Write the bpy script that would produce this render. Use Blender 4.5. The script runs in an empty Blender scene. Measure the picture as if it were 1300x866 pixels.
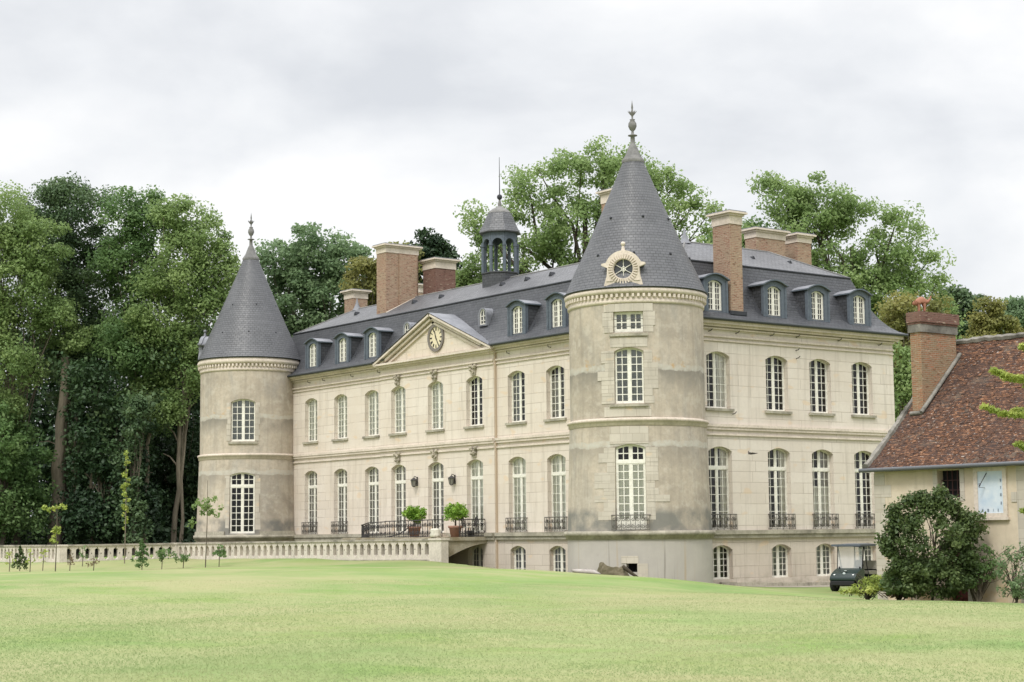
import bpy, math, random
import numpy as np
from mathutils import Vector, Matrix
from mathutils.geometry import tessellate_polygon
PI = math.pi
S = bpy.context.scene
COL = S.collection
rad = math.radians

# ------------------------------------------------------------------ camera
CAM = Vector((54.065, -49.186, -0.017)); YAW, PIT, ROL = -0.92992, 0.10985, -0.00993
fw = Vector((math.sin(YAW)*math.cos(PIT), math.cos(YAW)*math.cos(PIT), math.sin(PIT)))
rt = Vector((math.cos(YAW), -math.sin(YAW), 0)); up = rt.cross(fw)
c_, s_ = math.cos(ROL), math.sin(ROL)
r2 = rt*c_+up*s_; u2 = up*c_-rt*s_
cd = bpy.data.cameras.new('camera'); cam = bpy.data.objects.new('camera', cd); COL.objects.link(cam)
m = Matrix((r2, u2, -fw)).transposed().to_4x4(); m.translation = CAM
cam.matrix_world = m
cd.sensor_width = 36; cd.lens = 61.14; cd.clip_start = .5; cd.clip_end = 6000
S.camera = cam
RT = Vector((math.cos(YAW), -math.sin(YAW), 0)); FW = Vector((math.sin(YAW), math.cos(YAW), 0))
CAMAZ = math.atan2(-FW.y, -FW.x)      # direction from scene towards camera

# ------------------------------------------------------------------ light
SUN_EL, SUN_AZ = 50, math.degrees(math.atan2(-1.0, 0.62))
w = bpy.data.worlds.new("World"); S.world = w; w.use_nodes = True
nt = w.node_tree; nt.nodes.clear()
def WN(t, **k):
    n = nt.nodes.new(t)
    for a, b in k.items(): setattr(n, a, b)
    return n
wl = nt.links.new
wo = WN('ShaderNodeOutputWorld'); sky = WN('ShaderNodeTexSky', sky_type='NISHITA', sun_disc=False)
sky.sun_elevation = rad(SUN_EL); sky.sun_rotation = rad(90-SUN_AZ); sky.air_density = 1; sky.dust_density = 3
b1 = WN('ShaderNodeBackground'); b1.inputs['Strength'].default_value = .1; wl(sky.outputs[0], b1.inputs[0])
tc = WN('ShaderNodeTexCoord'); mp = WN('ShaderNodeMapping'); mp.inputs['Scale'].default_value = (1, 1, 1.9); wl(tc.outputs['Generated'], mp.inputs[0])
n1 = WN('ShaderNodeTexNoise'); n1.inputs['Scale'].default_value = 4.2; n1.inputs['Detail'].default_value = 6; n1.inputs['Roughness'].default_value = .48; n1.inputs['Distortion'].default_value = .2
mp.inputs['Location'].default_value = (1.2, 5.3, 0.4)
wl(mp.outputs[0], n1.inputs['Vector'])
n2 = WN('ShaderNodeTexNoise'); n2.inputs['Scale'].default_value = 13; n2.inputs['Detail'].default_value = 6; n2.inputs['Roughness'].default_value = .6; wl(mp.outputs[0], n2.inputs['Vector'])
ma = WN('ShaderNodeMath', operation='MULTIPLY_ADD'); wl(n2.outputs['Fac'], ma.inputs[0]); ma.inputs[1].default_value = .14; wl(n1.outputs['Fac'], ma.inputs[2]); mb_ = WN('ShaderNodeMath', operation='SUBTRACT'); wl(ma.outputs[0], mb_.inputs[0]); mb_.inputs[1].default_value = .07
cr = WN('ShaderNodeValToRGB'); wl(mb_.outputs[0], cr.inputs[0])
e = cr.color_ramp.elements; e[0].position = .34; e[0].color = (.55, .565, .59, 1); e[1].position = .57; e[1].color = (.76, .76, .76, 1)
el = cr.color_ramp.elements.new(.46); el.color = (.66, .67, .685, 1)
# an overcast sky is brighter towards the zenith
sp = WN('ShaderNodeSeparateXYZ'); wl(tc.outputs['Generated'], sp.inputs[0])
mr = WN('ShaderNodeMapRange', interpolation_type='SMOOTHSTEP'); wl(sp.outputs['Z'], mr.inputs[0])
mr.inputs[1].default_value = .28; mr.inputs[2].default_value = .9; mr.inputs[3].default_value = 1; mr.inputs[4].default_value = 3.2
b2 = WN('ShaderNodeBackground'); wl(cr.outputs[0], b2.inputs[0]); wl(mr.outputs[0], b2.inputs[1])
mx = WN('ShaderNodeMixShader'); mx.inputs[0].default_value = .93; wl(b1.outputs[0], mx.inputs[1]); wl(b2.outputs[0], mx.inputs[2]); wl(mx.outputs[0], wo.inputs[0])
sd = bpy.data.lights.new('sun', 'SUN'); sd.energy = 1.5; sd.angle = rad(14); sd.color = (1, .965, .9)
so = bpy.data.objects.new('sun', sd); COL.objects.link(so)
sdir = Vector((math.cos(rad(SUN_AZ))*math.cos(rad(SUN_EL)), math.sin(rad(SUN_AZ))*math.cos(rad(SUN_EL)), math.sin(rad(SUN_EL))))
so.rotation_euler = sdir.to_track_quat('Z', 'Y').to_euler()
S.view_settings.view_transform = 'Standard'; S.view_settings.look = 'None'; S.view_settings.gamma = 1; S.view_settings.exposure = 0.48
S.view_settings.use_curve_mapping = False
S.render.engine = 'CYCLES'
S.cycles.max_bounces = 6; S.cycles.transparent_max_bounces = 6

# ------------------------------------------------------------------ materials
def mat(name, base=(.5, .5, .5), rough=.8, spec=.3, metal=0):
    m = bpy.data.materials.new(name); m.use_nodes = True
    b = m.node_tree.nodes['Principled BSDF']
    b.inputs['Base Color'].default_value = (*base, 1); b.inputs['Roughness'].default_value = rough
    b.inputs['Specular IOR Level'].default_value = spec; b.inputs['Metallic'].default_value = metal
    return m
class NT:
    def __init__(s, m): s.m = m; s.t = m.node_tree; s.b = s.t.nodes['Principled BSDF']
    def n(s, t, ins=None, **k):
        x = s.t.nodes.new(t)
        for a, b in k.items(): setattr(x, a, b)
        for a, b in (ins or {}).items():
            if hasattr(b, 'is_linked') or isinstance(b, bpy.types.NodeSocket): s.t.links.new(b, x.inputs[a])
            else: x.inputs[a].default_value = b
        return x
    def uv(s): return s.n('ShaderNodeTexCoord').outputs['UV']
    def ob(s): return s.n('ShaderNodeTexCoord').outputs['Object']
    def map(s, v, sc=(1, 1, 1), loc=(0, 0, 0)): return s.n('ShaderNodeMapping', {'Vector': v, 'Scale': sc, 'Location': loc}).outputs[0]
    def noise(s, v, sc, det=4, ro=.55, dis=0): return s.n('ShaderNodeTexNoise', {'Vector': v, 'Scale': sc, 'Detail': det, 'Roughness': ro, 'Distortion': dis}).outputs['Fac']
    def ramp(s, f, pts):
        x = s.n('ShaderNodeValToRGB', {'Fac': f}); el = x.color_ramp.elements
        while len(el) < len(pts): el.new(.5)
        for q, (p, c) in zip(el, pts): q.position = p; q.color = (*c, 1) if len(c) == 3 else c
        return x.outputs[0]
    def mix(s, f, a, b, mode='MIX'):
        x = s.n('ShaderNodeMix', data_type='RGBA', blend_type=mode)
        for i, v in ((0, f), (6, a), (7, b)):
            if isinstance(v, bpy.types.NodeSocket): s.t.links.new(v, x.inputs[i])
            elif i == 0: x.inputs[0].default_value = v
            else: x.inputs[i].default_value = (*v, 1)
        return x.outputs[2]
    def rng(s, f, a, b, c=0, d=1): return s.n('ShaderNodeMapRange', {0: f, 1: a, 2: b, 3: c, 4: d}).outputs[0]
    def mul(s, a, b, op='MULTIPLY'):
        return s.n('ShaderNodeMath', {0: a, 1: b}, operation=op).outputs[0]
    def col(s, c): s.t.links.new(c, s.b.inputs['Base Color'])
    def bump(s, h, st=.3, d=.02):
        x = s.n('ShaderNodeBump', {'Height': h, 'Strength': st, 'Distance': d}); s.t.links.new(x.outputs[0], s.b.inputs['Normal'])
g = lambda v: (v, v, v)

def ashlar(name, c1, c2, stain, bw=1.9, bh=.46, joint=.009, jd=(.25, .20, .155), seed=0):
    m = mat(name, rough=.9, spec=.15); t = NT(m); uv = t.uv()
    warp = t.n('ShaderNodeVectorMath', {0: uv, 1: (seed*3.7, seed*.13, 0)}, operation='ADD').outputs[0]
    br = t.n('ShaderNodeTexBrick', {'Vector': warp, 'Color1': (*c1, 1), 'Color2': (*c2, 1), 'Mortar': (*jd, 1), 'Scale': 1, 'Mortar Size': joint, 'Mortar Smooth': .3, 'Brick Width': bw, 'Row Height': bh, 'Bias': -.2}, offset=.37, squash=.8, squash_frequency=3)
    blk = t.n('ShaderNodeTexBrick', {'Vector': warp, 'Color1': (*c1, 1), 'Color2': (*c2, 1), 'Mortar': (*[(a+b)/2 for a, b in zip(c1, c2)], 1), 'Scale': 1, 'Mortar Size': 0, 'Brick Width': bw, 'Row Height': bh, 'Bias': -.2}, offset=.37, squash=.8, squash_frequency=3)
    vis = t.rng(t.noise(t.map(uv, (.45, 1.6, 1)), .9, 3), .38, .52)
    col = t.mix(vis, blk.outputs[0], br.outputs[0])
    big = t.noise(uv, .33, 5, .6, .6)
    col = t.mix(t.rng(big, .38, .68, 0, .55), col, stain)
    fine = t.noise(uv, 7, 5, .6)
    col = t.mix(t.rng(fine, .3, .75, 0, .28), col, tuple(x*.72 for x in c1), 'MIX')
    st = t.noise(t.map(uv, (3.2, .22, 1)), 1.0, 4, .6)
    col = t.mix(t.rng(st, .52, .72, 0, .4), col, tuple(x*.6 for x in stain))
    zb_ = t.n('ShaderNodeSeparateXYZ', {0: uv}).outputs[1]; dirt = t.mul(t.rng(zb_, -1.75, -2.3), t.rng(t.noise(t.map(uv, (1.2, 2, 1)), 1.3, 5, .65), .40, .62)); col = t.mix(t.mul(dirt, .6), col, (.22, .205, .15))
    pk = t.noise(t.map(uv, (1.1, 2.5, 1), (9, 3, 0)), .9, 1)
    col = t.mix(t.rng(pk, .66, .72, 0, .45), col, (.62, .46, .30))
    t.col(col); t.bump(t.mul(br.outputs['Fac'], -1.0), .4, .012)
    return m
M = {}
M['stone'] = ashlar('facade_limestone', (.665, .60, .53), (.60, .53, .46), (.57, .485, .395))
M['stone_side'] = ashlar('side_limestone', (.65, .592, .525), (.59, .53, .465), (.55, .48, .405), seed=2)
M['stone_base'] = ashlar('basement_limestone', (.575, .51, .445), (.515, .455, .39), (.47, .405, .335), bw=1.4, bh=.5, seed=4)
M['tymp'] = ashlar('tympanum_limestone', (.65, .58, .50), (.59, .52, .44), (.57, .48, .37), bw=.9, bh=.36, seed=6)

def trimstone(name, c, dirt, amt=.5):
    m = mat(name, rough=.9, spec=.15); t = NT(m); ob = t.ob()
    a = t.noise(ob, 1.1, 6, .65, .4); col = t.mix(t.rng(a, .42, .66, 0, amt), c, dirt)
    b = t.noise(ob, 9, 4, .6); col = t.mix(t.rng(b, .45, .8, 0, .4), col, tuple(x*.5 for x in dirt))
    t.col(col); t.bump(b, .25, .02); return m
M['trim'] = trimstone('trim_limestone', (.57, .495, .42), (.34, .30, .235), .6)
M['trimlight'] = trimstone('pale_moulding_stone', (.64, .56, .485), (.44, .385, .32), .6)
M['ledge'] = trimstone('weathered_ledge_stone', (.40, .37, .30), (.19, .175, .14), .9)
M['balus'] = trimstone('balustrade_stone', (.60, .545, .475), (.40, .365, .315), .6)
M['coping'] = trimstone('lichen_coping_stone', (.40, .365, .31), (.15, .14, .115), .9)
M['archstone'] = trimstone('mossy_arch_stone', (.35, .32, .25), (.21, .165, .09), .9)
M['carved'] = trimstone('carved_grey_stone', (.40, .355, .28), (.2, .18, .14), .9)

def plaster(name, seed, low=False):
    m = mat(name, rough=.95, spec=.1); t = NT(m); uv = t.map(t.uv(), (1, 1, 1), (seed, 0, 0))
    raw = t.uv(); z = t.n('ShaderNodeSeparateXYZ', {0: raw}).outputs[1]; u_ = t.n('ShaderNodeSeparateXYZ', {0: raw}).outputs[0]
    a = t.noise(uv, .30, 6, .62, .7)
    col = t.ramp(a, [(.33, (.30, .26, .215)), (.48, (.435, .375, .305)), (.64, (.535, .46, .375))])
    grey = t.noise(t.map(uv, (1.5, .55, 1), (4, 1, 0)), .5, 5, .62, .5)
    col = t.mix(t.rng(grey, .50, .66, 0, .7), col, (.33, .31, .28))
    f = t.noise(t.map(uv, (1, 1, 1)), 5, 6, .7); col = t.mix(t.rng(f, .35, .7, 0, .5), col, (.27, .245, .205)); f2 = t.noise(t.map(uv, (1, 1, 1), (8, 8, 0)), 1.7, 6, .7); col = t.mix(t.rng(f2, .5, .62, 0, .5), col, (.52, .47, .40))
    st = t.noise(t.map(uv, (2.8, .16, 1)), 1.1, 4, .6); col = t.mix(t.rng(st, .50, .72, 0, .5), col, (.25, .22, .18))
    wob = t.mul(t.noise(uv, 1.0, 6, .68), .5)
    zz = t.mul(z, wob, 'ADD')
    # old repair bands: a pale lip with a dark weathered zone below it
    if not low:
        for zc, sgn in ((6.72, 1), (3.62, .6)):
            band = t.n('ShaderNodeMapRange', {0: zz, 1: zc-.95, 2: zc, 3: 0, 4: 1}); up_ = t.rng(zz, zc-.02, zc+.14, 1, 0)
            k = t.mul(band.outputs[0], up_); k = t.mul(k, t.rng(t.noise(uv, .55, 4), .33, .48)); k = t.mul(k, .85*sgn)
            col = t.mix(k, col, (.20, .185, .16))
            lip = t.mul(t.rng(zz, zc+.0, zc+.04), t.rng(zz, zc+.22, zc+.28, 1, 0)); lip = t.mul(lip, t.rng(f, .42, .6, .3, .9))
            col = t.mix(lip, col, (.47, .45, .40))
        orange = t.mul(t.rng(t.noise(uv, 1.4, 4), .60, .70), t.mul(t.rng(zz, 6.75, 6.9), t.rng(zz, 7.1, 7.3, 1, 0)))
        col = t.mix(t.mul(orange, .8), col, (.45, .27, .10))
        dk = t.mul(t.rng(zz, .95, 1.25, 1, 0), t.rng(t.noise(uv, .8, 5), .36, .56)); col = t.mix(t.mul(dk, .85), col, (.16, .16, .15))
    t.col(col); t.bump(f, .35, .03); return m
M['plaster'] = plaster('tower_lime_render', 0); M['plaster2'] = plaster('far_tower_lime_render', 31)
def cement():
    m = mat('grey_cement_render', rough=.9, spec=.15); t = NT(m); uv = t.uv()
    col = t.ramp(t.noise(uv, .5, 5, .6, .5), [(.3, (.36, .335, .31)), (.7, (.44, .41, .375))])
    st = t.noise(t.map(uv, (4, .12, 1), (2.3, 0, 0)), 1, 3, .5); col = t.mix(t.rng(st, .60, .74, 0, .55), col, (.36, .27, .16))
    st2 = t.noise(t.map(uv, (5, .15, 1), (7, 0, 0)), 1, 3, .5); col = t.mix(t.rng(st2, .62, .72, 0, .6), col, (.2, .185, .16))
    sp = t.noise(uv, 3, 4, .7); col = t.mix(t.rng(sp, .64, .76, 0, .5), col, (.27, .24, .2))
    t.col(col); return m
M['cement'] = cement()

def slate(name, c1, c2, row=.15, wdt=.24, lich=.35):
    m = mat(name, rough=.5, spec=.45); t = NT(m); uv = t.uv()
    br = t.n('ShaderNodeTexBrick', {'Vector': uv, 'Color1': (*c1, 1), 'Color2': (*c2, 1), 'Mortar': (*[x*.3 for x in c1], 1), 'Scale': 1, 'Mortar Size': .012, 'Mortar Smooth': .2, 'Brick Width': wdt, 'Row Height': row, 'Bias': 0}, offset=.5)
    n = t.noise(uv, .6, 5, .6, .4); col = t.mix(t.rng(n, .4, .7, 0, lich), br.outputs[0], tuple(x*1.5 for x in c2))
    rows = t.noise(t.map(uv, (.25, 5, 1)), 1, 2); col = t.mix(t.rng(rows, .4, .7, 0, .3), col, tuple(x*.55 for x in c1))
    v = t.noise(t.map(uv, (4, 5, 1)), 1.0, 2); col = t.mix(t.rng(v, .55, .75, 0, .3), col, tuple(x*1.7 for x in c1))
    t.col(col); t.bump(t.mul(br.outputs['Fac'], -1.0), .6, .02); 
    t.t.links.new(t.rng(v, .3, .7, .42, .62), t.b.inputs['Roughness']); return m
M['slate'] = slate('blue_grey_slate', (.042, .044, .051), (.062, .064, .071), lich=.3)
M['slate_cone'] = slate('cone_slate', (.076, .078, .086), (.100, .101, .109), row=.135, wdt=.24, lich=.35)
M['slate_up'] = slate('upper_slate', (.075, .076, .083), (.10, .10, .107), row=.14, lich=.4)
M['zinc'] = trimstone('zinc_sheet', (.21, .215, .235), (.12, .125, .14), .7); M['zinc'].node_tree.nodes['Principled BSDF'].inputs['Roughness'].default_value = .5
M['lead'] = trimstone('weathered_lead', (.20, .195, .19), (.10, .10, .10), .7)
M['darklead'] = trimstone('dark_lead_strip', (.05, .053, .06), (.03, .03, .035), .5)
M['casing'] = trimstone('blue_grey_painted_casing', (.115, .135, .16), (.075, .09, .11), .5)
M['gutter'] = mat('dark_gutter', (.045, .05, .055), .5)
M['white'] = trimstone('cream_painted_wood', (.74, .72, .65), (.58, .55, .48), .45)
M['iron'] = mat('wrought_iron', (.045, .042, .042), .6)
M['rustiron'] = mat('weathered_iron_railing', (.11, .10, .088), .7)
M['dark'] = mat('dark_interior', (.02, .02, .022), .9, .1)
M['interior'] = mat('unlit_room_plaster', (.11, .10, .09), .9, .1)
M['clockface'] = mat('cream_clock_face', (.66, .58, .41), .6)
M['bronze'] = mat('dark_bronze_paint', (.17, .15, .135), .5)
M['black'] = mat('black_paint', (.02, .02, .022), .5)

def glass():
    m = bpy.data.materials.new('old_window_glass'); m.use_nodes = True; t = m.node_tree; t.nodes.clear()
    o = t.nodes.new('ShaderNodeOutputMaterial'); mxs = t.nodes.new('ShaderNodeMixShader'); tr = t.nodes.new('ShaderNodeBsdfTransparent'); tr.inputs[0].default_value = (.93, .94, .94, 1)
    gl = t.nodes.new('ShaderNodeBsdfGlossy'); gl.inputs['Roughness'].default_value = .06; fr = t.nodes.new('ShaderNodeFresnel'); fr.inputs[0].default_value = 1.5
    tcn = t.nodes.new('ShaderNodeTexCoord'); nz = t.nodes.new('ShaderNodeTexNoise'); nz.inputs['Scale'].default_value = 3.0; bp = t.nodes.new('ShaderNodeBump'); bp.inputs['Strength'].default_value = .12; bp.inputs['Distance'].default_value = .03
    L = t.links.new; L(tcn.outputs['Object'], nz.inputs['Vector']); L(nz.outputs['Fac'], bp.inputs['Height']); L(bp.outputs[0], gl.inputs['Normal'])
    L(fr.outputs[0], mxs.inputs[0]); L(tr.outputs[0], mxs.inputs[1]); L(gl.outputs[0], mxs.inputs[2]); L(mxs.outputs[0], o.inputs[0]); return m
M['glass'] = glass()
def cloth(name, c):
    m = mat(name, c, .9, .1); t = NT(m); n = t.noise(t.map(t.ob(), (8, 1, .4)), 1.5, 3); t.col(t.mix(t.rng(n, .35, .7), c, tuple(x*.8 for x in c))); return m
M['cream_curtain'] = cloth('cream_shutter_paint', (.90, .87, .78)); M['grey_curtain'] = cloth('grey_net_curtain', (.46, .43, .39)); M['pale_curtain'] = cloth('pale_green_grey_shutter', (.88, .86, .79))
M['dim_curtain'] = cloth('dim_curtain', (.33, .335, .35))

def brick(name, c1, c2, mortar, stain, bw=.23, bh=.075):
    m = mat(name, rough=.95, spec=.1); t = NT(m); uv = t.uv()
    br = t.n('ShaderNodeTexBrick', {'Vector': uv, 'Color1': (*c1, 1), 'Color2': (*c2, 1), 'Mortar': (*mortar, 1), 'Scale': 1, 'Mortar Size': .011, 'Mortar Smooth': .2, 'Brick Width': bw, 'Row Height': bh, 'Bias': 0})
    n = t.noise(uv, 1.3, 5, .65, .6); col = t.mix(t.rng(n, .42, .68, 0, .7), br.outputs[0], stain)
    v = t.noise(t.map(uv, (3.5, 11, 1)), 1.2, 3); col = t.mix(t.rng(v, .55, .68, 0, .75), col, tuple(x*.36 for x in c1))
    p = t.noise(t.map(uv, (3, 9, 1), (5, 2, 0)), 1.0, 3); col = t.mix(t.rng(p, .6, .7, 0, .6), col, (.48, .40, .31))
    t.col(col); t.bump(t.mul(br.outputs['Fac'], -1.0), .5, .02); return m
M['brick'] = brick('weathered_red_brick', (.27, .145, .10), (.33, .215, .15), (.34, .28, .22), (.31, .25, .18))
M['brick_dark'] = brick('dark_plum_brick', (.15, .075, .06), (.19, .10, .08), (.17, .12, .10), (.17, .11, .09))
M['brick_house'] = brick('mossy_orange_brick', (.31, .135, .075), (.24, .155, .095), (.29, .24, .18), (.23, .20, .13))

def rooftile():
    m = mat('old_clay_roof_tiles', rough=.95, spec=.1); t = NT(m); uv = t.uv()
    br = t.n('ShaderNodeTexBrick', {'Vector': uv, 'Color1': (.080, .045, .032, 1), 'Color2': (.175, .085, .048, 1), 'Mortar': (.02, .014, .012, 1), 'Scale': 1, 'Mortar Size': .007, 'Mortar Smooth': .4, 'Brick Width': .17, 'Row Height': .10, 'Bias': -.1})
    col = br.outputs[0]
    n = t.noise(t.map(uv, (3.2, 9.5, 1)), 1.0, 3, .65); col = t.mix(t.rng(n, .47, .60, 0, .85), col, (.045, .032, .030))
    n2 = t.noise(t.map(uv, (3.6, 9.5, 1), (7, 3, 0)), 1.0, 3, .65); col = t.mix(t.rng(n2, .57, .62, 0, .85), col, (.29, .155, .09))
    n3 = t.noise(t.map(uv, (6, 10, 1), (17, 13, 0)), 1.0, 2, .6); col = t.mix(t.rng(n3, .645, .68, 0, .8), col, (.40, .355, .32))
    big = t.noise(uv, .55, 5, .6, .5); col = t.mix(t.rng(big, .46, .66, 0, .6), col, (.055, .042, .038))
    big2 = t.noise(t.map(uv, (1, 1, 1), (9, 9, 0)), .7, 4, .6); col = t.mix(t.rng(big2, .56, .74, 0, .35), col, (.21, .19, .15))
    t.col(col); t.bump(t.mul(br.outputs['Fac'], -1.0), .9, .03); return m
M['tiles'] = rooftile()
def housewall():
    m = mat('house_lime_render', rough=.95, spec=.1); t = NT(m); uv = t.uv()
    col = t.ramp(t.noise(uv, .6, 6, .65, .5), [(.3, (.47, .395, .30)), (.5, (.56, .475, .37)), (.72, (.61, .54, .44))])
    st = t.noise(t.map(uv, (2.5, .3, 1)), 1.2, 4); col = t.mix(t.rng(st, .55, .78, 0, .45), col, (.34, .29, .21))
    z = t.n('ShaderNodeSeparateXYZ', {0: uv}).outputs[1]
    top = t.mul(t.rng(z, 1.6, 2.2), t.rng(t.noise(uv, 1.1, 4), .35, .6)); col = t.mix(t.mul(top, .55), col, (.35, .28, .15))
    bot = t.mul(t.rng(z, -1.2, -2.4), t.rng(t.noise(uv, 1.6, 4), .4, .6)); col = t.mix(t.mul(bot, .6), col, (.50, .33, .16))
    f = t.noise(uv, 6, 5, .7); col = t.mix(t.rng(f, .5, .8, 0, .4), col, (.40, .35, .27))
    t.col(col); t.bump(f, .3, .03); return m
M['housewall'] = housewall()

def grassmat():
    m = mat('mown_lawn_ground', rough=.95, spec=.08); t = NT(m); ob = t.ob()
    a = t.noise(t.map(ob, (1, 1, 1)), .085, 6, .60, .6)
    col = t.ramp(a, [(.32, (.125, .20, .065)), (.44, (.17, .24, .085)), (.56, (.265, .275, .135)), (.70, (.18, .26, .085))])
    b = t.noise(ob, .42, 6, .68, .4); col = t.mix(t.rng(b, .50, .68, 0, .6), col, (.29, .26, .14))
    b2 = t.noise(t.map(ob, (1, 1, 1), (30, 12, 0)), .22, 5, .65, .4); col = t.mix(t.rng(b2, .50, .66, 0, .65), col, (.145, .23, .05))
    c = t.noise(ob, 4.5, 6, .7); col = t.mix(t.rng(c, .46, .76, 0, .32), col, (.31, .31, .18))
    d = t.noise(ob, 26, 4, .75); col = t.mix(t.rng(d, .40, .70, 0, .4), col, (.13, .19, .05))
    dm = t.noise(t.map(ob, (1, 1, 1), (50, 7, 0)), .14, 5, .6, .5); col = t.mix(t.rng(dm, .53, .66, 0, .55), col, (.12, .20, .06)); e_ = t.noise(t.map(ob, (1, 1, 1), (3, 70, 0)), .06, 4, .6, .5); col = t.mix(t.rng(e_, .45, .62, 0, .55), col, (.29, .265, .15)); t.col(col); t.bump(t.mul(d, 1.0), .12, .02); return m
M['grass'] = grassmat()
def bladem():
    m = mat('grass_blades', rough=.7, spec=.1); t = NT(m); v = t.n('ShaderNodeAttribute', attribute_name='v').outputs['Fac']
    a = t.noise(t.ob(), .16, 5, .6, .6); f = t.mul(t.mul(v, .14), t.mul(t.noise(t.ob(), .5, 4, .6), .25), 'ADD'); f = t.mul(f, t.mul(t.rng(a, .3, .7), .45), 'ADD')
    t.col(t.ramp(f, [(.18, (.19, .275, .11)), (.36, (.235, .305, .13)), (.54, (.325, .35, .18)), (.80, (.40, .39, .245))]))
    tr = t.n('ShaderNodeBsdfTranslucent'); cc = t.b.inputs['Base Color'].links[0].from_socket; t.t.links.new(cc, tr.inputs[0]); ms = t.n('ShaderNodeMixShader', {0: .5}); t.t.links.new(t.b.outputs[0], ms.inputs[1]); t.t.links.new(tr.outputs[0], ms.inputs[2]); t.t.links.new(ms.outputs[0], t.t.nodes['Material Output'].inputs[0]); return m
M['blade'] = bladem()
M['gravel'] = trimstone('grey_gravel', (.34, .31, .26), (.22, .2, .17), .7)
M['moss'] = mat('mossy_dark_bank', (.06, .055, .035), .95)

def leafmat(name, cols, trans=.42):
    m = bpy.data.materials.new(name); m.use_nodes = True; t = NT(m); t.b.inputs['Roughness'].default_value = .55; t.b.inputs['Specular IOR Level'].default_value = .28
    v = t.n('ShaderNodeAttribute', attribute_name='v').outputs['Fac']
    n = t.noise(t.ob(), .32, 3, .5); f = t.mul(t.mul(v, .6), t.mul(n, .7), 'ADD')
    c = t.ramp(f, [(.35, cols[0]), (.62, cols[1]), (.9, cols[2])]); t.col(c)
    tr = t.n('ShaderNodeBsdfTranslucent', {'Color': t.mix(.5, c, tuple(min(1, x*1.3) for x in cols[2]))}); ms = t.n('ShaderNodeMixShader', {0: trans}); out = t.t.nodes['Material Output']
    t.t.links.new(t.b.outputs[0], ms.inputs[1]); t.t.links.new(tr.outputs[0], ms.inputs[2]); t.t.links.new(ms.outputs[0], out.inputs[0]); return m
M['lf_lime'] = leafmat('lime_green_leaves', [(.10, .165, .052), (.17, .25, .085), (.28, .365, .14)])
M['lf_mid'] = leafmat('mid_green_leaves', [(.062, .12, .042), (.105, .185, .062), (.18, .27, .10)])
M['lf_dark'] = leafmat('dark_green_leaves', [(.042, .080, .038), (.072, .122, .052), (.13, .185, .08)], .25)
M['lf_plane'] = leafmat('plane_tree_leaves', [(.12, .19, .062), (.185, .275, .095), (.29, .375, .155)], .48)
M['lf_blue'] = leafmat('blue_green_leaves', [(.085, .145, .07), (.135, .21, .10), (.215, .30, .15)])
M['lf_yellow'] = leafmat('yellowing_leaves', [(.12, .135, .045), (.19, .20, .06), (.29, .27, .09)])
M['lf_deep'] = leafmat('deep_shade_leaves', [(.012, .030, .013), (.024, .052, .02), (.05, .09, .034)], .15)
M['lf_bush'] = leafmat('dark_bush_leaves', [(.036, .062, .022), (.065, .10, .032), (.125, .165, .055)], .25)
M['lf_fir'] = leafmat('yellow_green_fir_needles', [(.14, .20, .04), (.27, .34, .07), (.45, .48, .13)], .3)
M['lf_box'] = leafmat('bright_citrus_leaves', [(.08, .19, .02), (.17, .32, .04), (.34, .46, .09)], .3)
M['lf_brown'] = leafmat('dry_brown_leaves', [(.10, .075, .05), (.17, .125, .075), (.25, .2, .11)], .2)
def bark(name, c):
    m = mat(name, rough=.95, spec=.1); t = NT(m); n = t.noise(t.map(t.ob(), (3, 3, .5)), 2.2, 5, .7); t.col(t.ramp(n, [(.3, tuple(x*.5 for x in c)), (.7, c)])); t.bump(n, .6, .05); return m
M['bark'] = bark('grey_brown_bark', (.15, .13, .10)); M['bark_dark'] = bark('dark_bark', (.09, .075, .058)); M['bark_pale'] = bark('pale_plane_bark', (.25, .215, .165))

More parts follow.
